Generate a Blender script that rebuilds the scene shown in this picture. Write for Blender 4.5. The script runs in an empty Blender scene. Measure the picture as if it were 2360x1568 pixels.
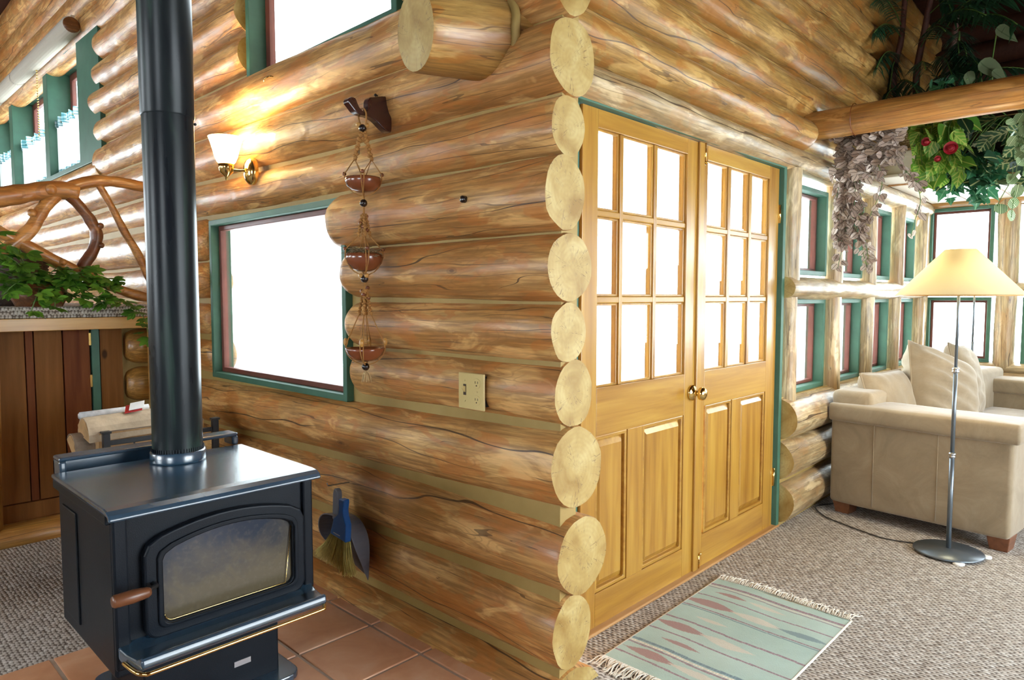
SKY, EXPO = 15.0, 0.25
BACK = [(-1.5, .2, .9, 2.1), (2.6, 3.9, .9, 2.1), (5.6, 7.4, 1.5, 2.7)]
FRONT = [(1.4, 2.7, .4, 2.1), (2.85, 4.4, .4, 2.1), (5.2, 6.0, .8, 2.05)]
END = [(-2.6, -.9, 1.5, 2.5), (-.6, 1.0, 1.5, 2.5)]
import bpy, bmesh, math, random
from mathutils import Vector, Matrix, noise
random.seed(7)
D = bpy.data; SC = bpy.context.scene; COL = SC.collection
PI = math.pi; V = Vector

# ------------------------------------------------------------------ materials
def newmat(name):
    m = D.materials.new(name); m.use_nodes = True
    nt = m.node_tree; nt.nodes.clear()
    out = nt.nodes.new('ShaderNodeOutputMaterial')
    return m, nt, out
class NT:
    def __init__(s, nt): s.nt = nt
    def n(s, t, **k):
        nd = s.nt.nodes.new(t)
        for a, v in k.items():
            if a.startswith('i_'):
                key = a[2:]
                key = int(key) if key.isdigit() else key.replace('_', ' ')
                nd.inputs[key].default_value = v
            else: setattr(nd, a, v)
        return nd
    def l(s, a, b): s.nt.links.new(a, b)
    def math(s, op, a, b=None, c=None, clamp=False):
        nd = s.n('ShaderNodeMath', operation=op); nd.use_clamp = clamp
        for i, x in enumerate((a, b, c)):
            if x is None: continue
            if isinstance(x, (int, float)): nd.inputs[i].default_value = x
            else: s.l(x, nd.inputs[i])
        return nd.outputs[0]
    def mix(s, f, a, b, mode='MIX'):
        nd = s.n('ShaderNodeMix', data_type='RGBA', blend_type=mode)
        for i, x in ((0, f), (6, a), (7, b)):
            if isinstance(x, (int, float)): nd.inputs[i].default_value = x
            elif isinstance(x, (tuple, list)): nd.inputs[i].default_value = (*x[:3], 1)
            else: s.l(x, nd.inputs[i])
        return nd.outputs[2]
    def ramp(s, f, stops, interp='LINEAR'):
        nd = s.n('ShaderNodeValToRGB'); cr = nd.color_ramp; cr.interpolation = interp
        while len(cr.elements) < len(stops): cr.elements.new(0.5)
        for e, (p, c) in zip(cr.elements, stops):
            e.position = p; e.color = (*c[:3], 1) if isinstance(c, (tuple, list)) else (c, c, c, 1)
        s.l(f, nd.inputs[0]); return nd.outputs[0]
    def noise(s, vec, scale, detail=3, rough=.55, dist=0.0):
        nd = s.n('ShaderNodeTexNoise'); nd.inputs['Scale'].default_value = scale
        nd.inputs['Detail'].default_value = detail; nd.inputs['Roughness'].default_value = rough
        nd.inputs['Distortion'].default_value = dist
        if vec is not None: s.l(vec, nd.inputs['Vector'])
        return nd.outputs[0]
    def coords(s, scale=(1, 1, 1), rnd=True, kind='Object'):
        tc = s.n('ShaderNodeTexCoord')
        v = tc.outputs[kind]
        if rnd:
            oi = s.n('ShaderNodeObjectInfo')
            mu = s.math('MULTIPLY', oi.outputs['Random'], 37.0)
            ad = s.n('ShaderNodeVectorMath', operation='ADD'); s.l(v, ad.inputs[0]); s.l(mu, ad.inputs[1]); v = ad.outputs[0]
        return s.scale(v, scale)
    def scale(s, v, sc):
        mp = s.n('ShaderNodeVectorMath', operation='MULTIPLY'); s.l(v, mp.inputs[0]); mp.inputs[1].default_value = sc
        return mp.outputs[0]
    def bsdf(s, out, base, rough=.5, metal=0, spec=.5, coat=0, coatr=.2, bump=None, bstr=.3, bdist=.01, **k):
        b = s.n('ShaderNodeBsdfPrincipled')
        for key, x in (('Base Color', base), ('Roughness', rough), ('Metallic', metal), ('Specular IOR Level', spec), ('Coat Weight', coat), ('Coat Roughness', coatr)):
            if isinstance(x, (int, float)): b.inputs[key].default_value = x
            elif isinstance(x, (tuple, list)): b.inputs[key].default_value = (*x[:3], 1)
            else: s.l(x, b.inputs[key])
        if bump is not None:
            bn = s.n('ShaderNodeBump'); bn.inputs['Strength'].default_value = bstr; bn.inputs['Distance'].default_value = bdist
            s.l(bump, bn.inputs['Height']); s.l(bn.outputs[0], b.inputs['Normal'])
        s.l(b.outputs[0], out.inputs[0]); return b

M = {}
def plain(name, col, rough=.5, metal=0, spec=.5, coat=0, nscale=0, namp=.15, bstr=0, bscale=60):
    m, nt, out = newmat(name); t = NT(nt); base = col; bump = None
    c = t.coords()
    if nscale:
        f = t.noise(c, nscale, 4)
        base = t.mix(f, tuple(x * (1 - namp * 1.6) for x in col), tuple(min(1, x * (1 + namp)) for x in col))
    if bstr: bump = t.noise(c, bscale, 3)
    t.bsdf(out, base, rough, metal, spec, coat, bump=bump, bstr=bstr, bdist=.004)
    M[name] = m; return m

def logmat(name, light, mid, dark, rough=.38, coat=.25, crack=1.0, blotch=1.0):
    """peeled, varnished log: local X runs along the trunk"""
    m, nt, out = newmat(name); t = NT(nt)
    raw = t.coords()
    c1 = t.scale(raw, (1.1, 4.5, 4.5))
    n1 = t.noise(c1, 1.6, 5, .6, .6)
    base = t.ramp(n1, [(.28, dark), (.46, mid), (.66, light)])
    # fine grain along the trunk
    g = t.noise(t.scale(raw, (3, 55, 55)), 1.5, 4, .6, .4)
    base = t.mix(t.ramp(g, [(.38, .0), (.60, .65)]), base, tuple(x * .40 for x in mid))
    # peeled patches of orange inner bark
    p = t.noise(t.scale(raw, (2.6, 7, 7)), 1.4, 3, .5, 1.2)
    pm = t.ramp(p, [(.53, 0.0), (.57, .62 * blotch)])
    base = t.mix(pm, base, (mid[0] * .90, mid[1] * .66, mid[2] * .48))
    pale = t.ramp(t.noise(t.scale(raw, (2.0, 9, 9)), 1.2, 4, .6, 1.0), [(.55, 0.0), (.64, .62)])
    base = t.mix(pale, base, tuple(min(1, x * 1.25 + .02) for x in light))
    # drying checks: long, nearly straight dark lines that follow the trunk
    oc = t.n('ShaderNodeTexCoord'); so_ = t.n('ShaderNodeSeparateXYZ'); t.l(oc.outputs['Object'], so_.inputs[0])
    oi = t.n('ShaderNodeObjectInfo'); sr = t.n('ShaderNodeSeparateXYZ'); t.l(raw, sr.inputs[0])
    an = t.math('DIVIDE', t.math('ARCTAN2', so_.outputs[2], so_.outputs[1]), 2 * PI)
    def lines(freq, wig, wlen, glen, lo, wid, k):
        cw = t.n('ShaderNodeCombineXYZ'); t.l(t.math('MULTIPLY', sr.outputs[0], wlen), cw.inputs[0]); t.l(t.math('MULTIPLY', an, freq * .35), cw.inputs[1]); cw.inputs[2].default_value = k
        wv = t.math('MULTIPLY', t.math('SUBTRACT', t.noise(cw.outputs[0], 1.0, 3, .55), .5), wig)
        f = t.math('ADD', t.math('MULTIPLY', an, freq), t.math('ADD', wv, t.math('MULTIPLY', oi.outputs['Random'], 61.0)))
        cell = t.math('FLOOR', f); fr = t.math('ABSOLUTE', t.math('SUBTRACT', t.math('SUBTRACT', f, cell), .5))
        cg = t.n('ShaderNodeCombineXYZ'); t.l(t.math('MULTIPLY', sr.outputs[0], glen), cg.inputs[0]); t.l(t.math('MULTIPLY', cell, 7.31), cg.inputs[1]); cg.inputs[2].default_value = k + 3
        g_ = t.noise(cg.outputs[0], 1.0, 1)
        wd = t.math('MULTIPLY', t.ramp(g_, [(lo, 0.0), (lo + .12, 1.0)]), wid)
        return t.math('MULTIPLY', t.math('LESS_THAN', fr, wd), 1.0)
    ck = lines(7.0, 2.2, .7, .8, .44, .020, 1.0)
    ck2 = t.math('MULTIPLY', lines(19.0, 4.0, .9, 2.2, .47, .032, 5.0), .75)
    cks = t.math('MAXIMUM', ck, ck2)
    base = t.mix(t.math('MULTIPLY', cks, .85 * crack), base, (.045, .02, .01))
    # faint figure of the growth rings
    fg = t.noise(t.scale(raw, (1.5, 8, 8)), 1.2, 2, .5, .4)
    fs = t.math('SINE', t.math('MULTIPLY', fg, 130))
    base = t.mix(t.math('MULTIPLY', t.ramp(fs, [(.55, 0.0), (1.0, .35)]), t.ramp(t.noise(t.scale(raw, (3, 5, 5)), 1, 2), [(.42, 0.0), (.6, 1.0)])), base, tuple(x * .5 for x in mid))
    # knots
    vo = t.n('ShaderNodeTexVoronoi'); t.l(t.scale(raw, (2.2, 5, 5)), vo.inputs['Vector']); vo.inputs['Scale'].default_value = 1.6
    sep = t.n('ShaderNodeSeparateColor'); t.l(vo.outputs['Color'], sep.inputs[0])
    kg = t.math('LESS_THAN', sep.outputs[0], .33)
    kn = t.math('MULTIPLY', t.ramp(vo.outputs['Distance'], [(.035, 1.0), (.06, .35), (.085, .5), (.11, 0.0)]), kg)
    base = t.mix(t.math('MULTIPLY', kn, .8), base, (.10, .04, .015))
    hb = t.math('SUBTRACT', t.math('MULTIPLY', t.noise(t.scale(raw, (5, 11, 11)), 1.3, 2, .4, .5), .8), t.math('MULTIPLY', cks, .6))
    hb = t.math('ADD', hb, t.math('MULTIPLY', g, .10))
    rr = t.ramp(t.noise(t.scale(raw, (4, 8, 8)), 2, 2), [(.3, rough - .08), (.7, rough + .16)])
    t.bsdf(out, base, rr, 0, .5, coat, .22, bump=hb, bstr=.7, bdist=.014)
    M[name] = m; return m

logmat('log_wood', (.66, .40, .145), (.52, .245, .068), (.33, .125, .03), crack=1, blotch=.85, rough=.42, coat=.12)
logmat('log_gold', (.50, .31, .095), (.39, .20, .048), (.25, .10, .022), crack=.9)
logmat('post_wood', (.52, .40, .225), (.40, .275, .13), (.24, .145, .065), crack=1, coat=.1, blotch=.6)
logmat('beam_wood', (.50, .26, .065), (.41, .19, .04), (.26, .10, .02), crack=.7, blotch=.5, coat=.2)
logmat('twig_wood', (.52, .25, .065), (.42, .175, .04), (.28, .10, .022), crack=.4, blotch=.6, coat=.3)
logmat('bark_wood', (.26, .10, .03), (.15, .05, .016), (.06, .022, .01), crack=.5, blotch=1, coat=.2)

def endgrain(name):
    m, nt, out = newmat(name); t = NT(nt)
    raw = t.coords(rnd=False); oi = t.n('ShaderNodeObjectInfo')
    sx = t.n('ShaderNodeSeparateXYZ'); t.l(raw, sx.inputs[0])
    rd = t.math('SQRT', t.math('ADD', t.math('POWER', sx.outputs[1], 2), t.math('POWER', sx.outputs[2], 2)))
    off = t.n('ShaderNodeVectorMath', operation='ADD'); t.l(raw, off.inputs[0]); t.l(t.math('MULTIPLY', oi.outputs['Random'], 50), off.inputs[1])
    n1 = t.noise(off.outputs[0], 9, 4, .55, .4)
    base = t.ramp(n1, [(.30, (.28, .16, .036)), (.5, (.41, .28, .09)), (.68, (.50, .38, .155))])
    wob = t.math('ADD', rd, t.math('MULTIPLY', t.noise(off.outputs[0], 6, 2), .02))
    rings = t.math('SINE', t.math('MULTIPLY', wob, 420))
    base = t.mix(t.math('MULTIPLY', t.math('ADD', rings, 1), .07), base, (.30, .16, .05))
    an = t.math('ARCTAN2', sx.outputs[2], sx.outputs[1])
    cmb = t.n('ShaderNodeCombineXYZ'); t.l(t.math('MULTIPLY', an, 1.6), cmb.inputs[0]); t.l(t.math('MULTIPLY', rd, 3), cmb.inputs[1]); t.l(t.math('MULTIPLY', oi.outputs['Random'], 50), cmb.inputs[2])
    rc = t.math('ABSOLUTE', t.math('SUBTRACT', t.noise(cmb.outputs[0], 2.2, 3), .5))
    ckm = t.math('MULTIPLY', t.ramp(rc, [(.002, 1.0), (.010, 0.0)]), t.ramp(t.noise(off.outputs[0], 14, 2), [(.45, 0.0), (.55, .8)]))
    base = t.mix(ckm, base, (.13, .065, .025))
    t.bsdf(out, base, .48, 0, .4, .1, bump=t.math('SUBTRACT', n1, ckm), bstr=.25, bdist=.004)
    M[name] = m
endgrain('end_grain')

def plank(name, light, mid, dark, axis=2, rough=.4, coat=.2, gs=1.0, knots=True):
    m, nt, out = newmat(name); t = NT(nt); raw = t.coords()
    st = [26, 26, 26]; st[axis] = 1.6
    g = t.noise(t.scale(raw, tuple(x * gs for x in st)), 1.0, 4, .6, .5)
    st2 = [7, 7, 7]; st2[axis] = .7
    b = t.noise(t.scale(raw, tuple(x * gs for x in st2)), 1.0, 3, .5, .6)
    base = t.ramp(t.math('ADD', t.math('MULTIPLY', g, .55), t.math('MULTIPLY', b, .45)), [(.34, dark), (.5, mid), (.64, light)])
    if knots:
        k2 = [5, 5, 5]; k2[axis] = 2.6
        vo = t.n('ShaderNodeTexVoronoi'); t.l(t.scale(raw, tuple(k2)), vo.inputs['Vector']); vo.inputs['Scale'].default_value = 1.0
        kn = t.ramp(vo.outputs['Distance'], [(.05, .9), (.09, 0.0)])
        base = t.mix(kn, base, tuple(x * .25 for x in dark))
    t.bsdf(out, base, rough, 0, .5 if coat else .2, coat, bump=g, bstr=.12, bdist=.003)
    M[name] = m
plank('door_pine', (.46, .262, .045), (.37, .185, .026), (.25, .105, .013), axis=2, rough=.3, coat=.35, knots=False)
plank('door_rail', (.46, .262, .045), (.37, .185, .026), (.25, .105, .013), axis=0, rough=.3, coat=.35, knots=False)
plank('fascia_pine', (.56, .31, .08), (.48, .245, .055), (.36, .16, .03), axis=0)
plank('plank_red', (.20, .06, .017), (.155, .042, .012), (.095, .022, .007), axis=2, rough=.6, coat=0)
plank('plank_brown', (.25, .10, .025), (.20, .075, .017), (.13, .045, .01), axis=2, rough=.6, coat=0)
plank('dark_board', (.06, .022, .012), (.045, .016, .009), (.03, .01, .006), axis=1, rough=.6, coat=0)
plank('foot_wood', (.20, .075, .03), (.16, .055, .02), (.10, .032, .012), axis=0, rough=.4, knots=False)
plank('threshold_wood', (.50, .28, .11), (.42, .22, .08), (.30, .13, .04), axis=0, knots=False)

def chink():
    m, nt, out = newmat('chinking'); t = NT(nt); c = t.coords(rnd=False)
    n = t.noise(c, 14, 4); base = t.mix(n, (.29, .19, .05), (.37, .25, .08))
    t.bsdf(out, base, .65, bump=t.noise(c, 45, 3), bstr=.15, bdist=.005); M['chinking'] = m
chink()

def carpet(name='carpet', edge=False):
    m, nt, out = newmat(name); t = NT(nt)
    tc = t.n('ShaderNodeTexCoord')
    mp = t.n('ShaderNodeMapping'); t.l(tc.outputs['Object'], mp.inputs[0])
    mp.inputs['Scale'].default_value = (66, 42, 46); mp.inputs['Rotation'].default_value = (0, 0, 0)
    wob = t.noise(tc.outputs['Object'], 3, 2)
    vo = t.n('ShaderNodeTexVoronoi', feature='F1'); vo.inputs['Randomness'].default_value = .30; vo.inputs['Scale'].default_value = 1
    sx = t.n('ShaderNodeSeparateXYZ'); t.l(mp.outputs[0], sx.inputs[0])
    if edge:
        sw = t.n('ShaderNodeCombineXYZ'); t.l(t.math('ADD', sx.outputs[2], sx.outputs[1]), sw.inputs[0]); t.l(sx.outputs[0], sw.inputs[1])
        sx = t.n('ShaderNodeSeparateXYZ'); t.l(sw.outputs[0], sx.inputs[0])
    odd = t.math('MULTIPLY', t.math('MODULO', t.math('FLOOR', t.math('ADD', sx.outputs[0], 1000)), 2), .5)
    cb = t.n('ShaderNodeCombineXYZ'); t.l(sx.outputs[0], cb.inputs[0]); t.l(t.math('ADD', sx.outputs[1], odd), cb.inputs[1])
    t.l(cb.outputs[0], vo.inputs['Vector'])
    sep = t.n('ShaderNodeSeparateColor'); t.l(vo.outputs['Color'], sep.inputs[0])
    base = t.ramp(sep.outputs[0], [(.0, (.43, .375, .325)), (.4, (.48, .43, .38)), (.75, (.53, .485, .44)), (1.0, (.59, .55, .51))])
    hole = t.ramp(vo.outputs['Distance'], [(.36, 0.0), (.60, .86)])
    base = t.mix(hole, base, (.06, .04, .028))
    base = t.mix(t.ramp(wob, [(.35, 0.0), (.7, .10)]), base, (.20, .15, .11))
    h = t.math('SUBTRACT', 1.0, vo.outputs['Distance'])
    t.bsdf(out, base, .9, 0, .15, bump=h, bstr=.8, bdist=.008); M[name] = m
carpet(); carpet('carpet_rolled', True)

def tile():
    m, nt, out = newmat('terracotta_tile'); t = NT(nt)
    c = t.coords(rnd=True); n = t.noise(c, 5, 4, .6, .5); n2 = t.noise(c, 1.3, 2)
    base = t.ramp(n, [(.3, (.47, .21, .105)), (.55, (.58, .30, .165)), (.75, (.64, .39, .25))])
    t.bsdf(out, base, t.ramp(n, [(.3, .28), (.7, .45)]), 0, .5, bump=n, bstr=.12, bdist=.006); M['terracotta_tile'] = m
tile()
plain('grout', (.42, .33, .26), .85, nscale=20)
plain('green_paint', (.045, .135, .088), .5, nscale=9, namp=.25)
plain('red_paint', (.15, .045, .032), .4, nscale=9, namp=.25)
plain('white_board', (.80, .74, .64), .4, nscale=3, namp=.06)
plain('stove_black', (.007, .010, .015), .40, spec=.16, nscale=6, namp=.3, bstr=.12, bscale=350)
plain('stove_top', (.026, .060, .098), .26, spec=1.0, coat=.7, nscale=5, namp=.3)  # cool cast of the light put into the black stove's base colour as blue
plain('dark_inside', (.012, .012, .012), .8)
plain('brass', (.80, .56, .20), .16, metal=1, nscale=30, namp=.08)
plain('steel', (.45, .47, .50), .3, metal=1)
plain('lamp_metal', (.17, .20, .23), .35, metal=.7, nscale=8, namp=.25)
plain('black_metal', (.02, .021, .024), .45, metal=.3)
plain('white_plastic', (.8, .8, .78), .4)
plain('almond', (.62, .48, .20), .32, coat=.2)
plain('slot_dark', (.05, .03, .015), .7)
plain('bracket_wood', (.05, .014, .012), .25, coat=.5, nscale=14, namp=.3)
plain('bowl_wood', (.235, .062, .022), .22, coat=.6, nscale=10, namp=.35)
plain('bead_dark', (.022, .014, .012), .2, coat=.4)
plain('bead_brown', (.20, .055, .02), .25, coat=.4)
plain('bead_tan', (.50, .25, .055), .3, coat=.3)
plain('cord', (.42, .20, .05), .8, nscale=60, bstr=.4, bscale=200)
plain('tassel', (.60, .42, .20), .85)
plain('dry_grass', (.26, .19, .10), .9, nscale=30, namp=.5)
plain('broom_bristle', (.66, .55, .16), .7, nscale=40, namp=.4)
plain('blue_plastic', (.008, .085, .30), .3, nscale=4, namp=.1)
def pipemat():
    m, nt, out = newmat('stovepipe_metal'); t = NT(nt); c = t.coords(rnd=False)
    n = t.noise(t.scale(c, (9, 9, 1.2)), 1.0, 4, .6, .8)
    base = t.ramp(n, [(.35, (.008, .010, .014)), (.52, (.013, .018, .020)), (.62, (.026, .046, .038)), (.72, (.014, .018, .024))])  # greenish step paints the pipe's sheen into the colour as streaks
    t.bsdf(out, base, t.ramp(n, [(.3, .24), (.7, .38)]), .0, .18, bump=n, bstr=.08, bdist=.004); M['stovepipe_metal'] = m
pipemat()
plain('grey_plastic', (.13, .14, .17), .38, nscale=5, namp=.15)
plain('split_wood', (.46, .27, .115), .7, nscale=12, namp=.4, bstr=.5, bscale=70)
plain('wood_bark', (.32, .24, .17), .85, nscale=16, namp=.5, bstr=.7, bscale=50)
plain('pale_bark', (.46, .35, .235), .7, nscale=14, namp=.35, bstr=.5, bscale=60)
plain('newsprint', (.62, .62, .62), .8, nscale=40, namp=.3)
plain('blind_groove_shade', (.30, .26, .20), .8)  # darker copy of the blind colour: shade between ribs put into the colour
plain('red_card', (.42, .02, .02), .35)
plain('fringe_yarn', (.68, .62, .53), .9)
plain('stem_green', (.08, .16, .03), .6)
plain('trunk_red', (.085, .025, .014), .65, nscale=25, namp=.4, bstr=.5, bscale=70)
plain('rose_red', (.28, .004, .012), .55, nscale=30, namp=.3)
plain('soil', (.05, .03, .02), .95)
plain('cable', (.03, .026, .024), .5)
plain('black_rubber', (.02, .02, .02), .7)
plain('dark_wicker', (.055, .032, .022), .7, nscale=40, namp=.5, bstr=.6, bscale=120)

def fabric():
    m, nt, out = newmat('sofa_suede'); t = NT(nt); c = t.coords(rnd=False)
    n = t.noise(c, 5, 5, .65, .8); base = t.ramp(n, [(.3, (.22, .165, .10)), (.55, (.28, .215, .135)), (.75, (.335, .265, .175))])
    b = t.n('ShaderNodeBsdfPrincipled'); t.l(base, b.inputs['Base Color']); b.inputs['Roughness'].default_value = .85
    b.inputs['Sheen Weight'].default_value = .35; b.inputs['Specular IOR Level'].default_value = .2
    bn = t.n('ShaderNodeBump'); bn.inputs['Strength'].default_value = .25; bn.inputs['Distance'].default_value = .01
    t.l(t.noise(c, 9, 3, .5, 1.0), bn.inputs['Height']); t.l(bn.outputs[0], b.inputs['Normal'])
    t.l(b.outputs[0], out.inputs[0]); M['sofa_suede'] = m
fabric()
def glass():
    m, nt, out = newmat('window_glass'); t = NT(nt)
    fr = t.n('ShaderNodeFresnel', i_IOR=1.45); tr = t.n('ShaderNodeBsdfTransparent'); tr.inputs[0].default_value = (.96, .98, .98, 1)
    gl = t.n('ShaderNodeBsdfGlossy'); gl.inputs['Roughness'].default_value = .02
    mx = t.n('ShaderNodeMixShader'); t.l(t.math('MULTIPLY', fr.outputs[0], .8), mx.inputs[0]); t.l(tr.outputs[0], mx.inputs[1]); t.l(gl.outputs[0], mx.inputs[2])
    t.l(mx.outputs[0], out.inputs[0]); M['window_glass'] = m
    # smoky stove glass
    m, nt, out = newmat('stove_glass'); t = NT(nt)
    c = t.coords(rnd=False)
    n = t.noise(c, 7, 4, .6, 1.2)
    sx = t.n('ShaderNodeSeparateXYZ'); t.l(c, sx.inputs[0])
    hz = t.ramp(t.math('ADD', sx.outputs[2], t.math('MULTIPLY', t.math('SUBTRACT', n, .5), .30)), [(.42, 1.0), (.60, 0.0)])
    base = t.mix(hz, (.014, .022, .040), (.095, .076, .045))
    base = t.mix(t.ramp(t.noise(c, 60, 2), [(.5, 0.0), (.8, .15)]), base, (.2, .18, .14))
    t.bsdf(out, base, .18, 0, .4, .1, .1); M["stove_glass"] = m
glass()
def translucent(name, col, tcol, f, emit=0, ecol=(1, .8, .5)):
    m, nt, out = newmat(name); t = NT(nt)
    d = t.n('ShaderNodeBsdfDiffuse'); d.inputs[0].default_value = (*col, 1)
    tr = t.n('ShaderNodeBsdfTranslucent'); tr.inputs[0].default_value = (*tcol, 1)
    mx = t.n('ShaderNodeMixShader'); mx.inputs[0].default_value = f
    t.l(d.outputs[0], mx.inputs[1]); t.l(tr.outputs[0], mx.inputs[2]); last = mx.outputs[0]
    if emit:
        e = t.n('ShaderNodeEmission'); e.inputs[0].default_value = (*ecol, 1); e.inputs[1].default_value = emit
        ad = t.n('ShaderNodeAddShader'); t.l(last, ad.inputs[0]); t.l(e.outputs[0], ad.inputs[1]); last = ad.outputs[0]
    t.l(last, out.inputs[0]); M[name] = m
translucent('lamp_shade', (.76, .70, .52), (.80, .74, .54), .5)
translucent('lit_glass', (.9, .85, .7), (.9, .8, .6), .5, 9.0, (1, .80, .46))
translucent('blind_paper', (.72, .66, .56), (.7, .6, .48), .35)
def emis(name, col, s):
    m, nt, out = newmat(name); t = NT(nt); e = t.n('ShaderNodeEmission'); e.inputs[0].default_value = (*col, 1); e.inputs[1].default_value = s
    t.l(e.outputs[0], out.inputs[0]); M[name] = m
emis('bulb_glow', (1, .82, .55), 25)
def vcol(name, rough=.9, trans=0.0, bscale=0, bstr=.3):
    m, nt, out = newmat(name); t = NT(nt)
    a = t.n('ShaderNodeAttribute', attribute_name='pattern')
    if trans:
        d = t.n('ShaderNodeBsdfDiffuse'); t.l(a.outputs[0], d.inputs[0])
        tr = t.n('ShaderNodeBsdfTranslucent'); t.l(a.outputs[0], tr.inputs[0])
        mx = t.n('ShaderNodeMixShader'); mx.inputs[0].default_value = trans
        t.l(d.outputs[0], mx.inputs[1]); t.l(tr.outputs[0], mx.inputs[2]); t.l(mx.outputs[0], out.inputs[0])
    else:
        bump = None
        if bscale:
            tc = t.n('ShaderNodeTexCoord'); bump = t.noise(t.scale(tc.outputs['Object'], (1, 2.5, 1)), bscale, 2)
        n = t.noise(t.coords(rnd=False), 9, 4)
        base = t.mix(t.ramp(n, [(.3, .0), (.75, .22)]), a.outputs[0], (.24, .27, .24))
        t.bsdf(out, base, rough, 0, .15, bump=bump, bstr=bstr, bdist=.003)
    M[name] = m
vcol('rug_weave', .92, bscale=160, bstr=.5)
vcol('gingham_cloth', trans=.45)

def leafmat(name, kind, c0, c1, vein, spec=.45, trans=.25, rough=.4):
    """leaf attribute: r random per leaf, g 0..1 across, b 0..1 along"""
    m, nt, out = newmat(name); t = NT(nt)
    a = t.n('ShaderNodeAttribute', attribute_name='leaf'); s = t.n('ShaderNodeSeparateColor'); t.l(a.outputs[0], s.inputs[0])
    r, u, v = s.outputs
    au = t.math('ABSOLUTE', t.math('SUBTRACT', u, .5))
    base = t.mix(r, c0, c1)
    mid = t.ramp(au, [(.015, 1.0), (.05, 0.0)])
    if kind == 'vein':
        w = t.math('ABSOLUTE', t.math('SINE', t.math('MULTIPLY', t.math('SUBTRACT', v, t.math('MULTIPLY', au, 1.1)), 17)))
        net = t.math('MAXIMUM', t.ramp(w, [(.10, 1.0), (.35, 0.0)]), mid)
        edge = t.ramp(au, [(.36, 0.0), (.46, .9)])
        base = t.mix(t.math('MAXIMUM', net, edge), base, vein)
    elif kind == 'stripe':
        w = t.math('SINE', t.math('MULTIPLY', au, 62)); base = t.mix(t.ramp(w, [(.1, 0.0), (.5, 1.0)]), base, vein)
    elif kind == 'varieg':
        c = t.coords(rnd=False); w = t.math('SINE', t.math('ADD', t.math('MULTIPLY', t.math('SUBTRACT', v, au), 22), t.math('MULTIPLY', t.noise(c, 25, 2), 6)))
        base = t.mix(t.math('MULTIPLY', t.ramp(w, [(.35, 0.0), (.8, .8)]), t.math('GREATER_THAN', r, .35)), base, vein)
        base = t.mix(mid, base, vein)
    else:
        base = t.mix(t.math('MULTIPLY', mid, .7), base, vein)
    b = t.n('ShaderNodeBsdfPrincipled'); t.l(base, b.inputs['Base Color']); b.inputs['Roughness'].default_value = rough; b.inputs['Specular IOR Level'].default_value = spec
    tr = t.n('ShaderNodeBsdfTranslucent'); t.l(base, tr.inputs[0])
    mx = t.n('ShaderNodeMixShader'); mx.inputs[0].default_value = trans; t.l(b.outputs[0], mx.inputs[1]); t.l(tr.outputs[0], mx.inputs[2])
    t.l(mx.outputs[0], out.inputs[0]); M[name] = m
leafmat('leaf_creeper', 'mid', (.035, .12, .012), (.13, .30, .03), (.16, .30, .06))
leafmat('leaf_silver', 'vein', (.34, .24, .19), (.62, .53, .45), (.07, .045, .035), spec=.4)
leafmat('leaf_pothos', 'varieg', (.07, .20, .022), (.16, .33, .04), (.42, .46, .10), trans=.35)
leafmat('leaf_ivy', 'mid', (.02, .10, .045), (.05, .20, .09), (.20, .36, .20))
leafmat('leaf_croton', 'varieg', (.012, .042, .02), (.03, .085, .03), (.36, .36, .16))
leafmat('leaf_melon', 'stripe', (.03, .10, .03), (.05, .14, .04), (.50, .60, .36))
leafmat('leaf_palm', 'mid', (.010, .045, .022), (.025, .10, .045), (.05, .12, .05))
leafmat('leaf_caladium', 'mid', (.09, .12, .055), (.13, .16, .085), (.025, .06, .02))
def basketm():
    m, nt, out = newmat('basket_weave'); t = NT(nt); tc = t.n('ShaderNodeTexCoord')
    bk = t.n('ShaderNodeTexBrick'); sx = t.n('ShaderNodeSeparateXYZ'); t.l(tc.outputs['Object'], sx.inputs[0])
    cm = t.n('ShaderNodeCombineXYZ'); t.l(t.math('MULTIPLY', t.math('ARCTAN2', sx.outputs[1], sx.outputs[0]), .1), cm.inputs[0]); t.l(sx.outputs[2], cm.inputs[1])
    t.l(cm.outputs[0], bk.inputs['Vector']); bk.inputs['Scale'].default_value = 18
    bk.inputs['Color1'].default_value = (.56, .46, .28, 1); bk.inputs['Color2'].default_value = (.46, .36, .20, 1); bk.inputs['Mortar'].default_value = (.16, .10, .05, 1)
    bk.inputs['Mortar Size'].default_value = .03
    t.bsdf(out, bk.outputs[0], .7, bump=bk.outputs[1], bstr=-.8, bdist=.006); M['basket_weave'] = m
basketm()

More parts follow.
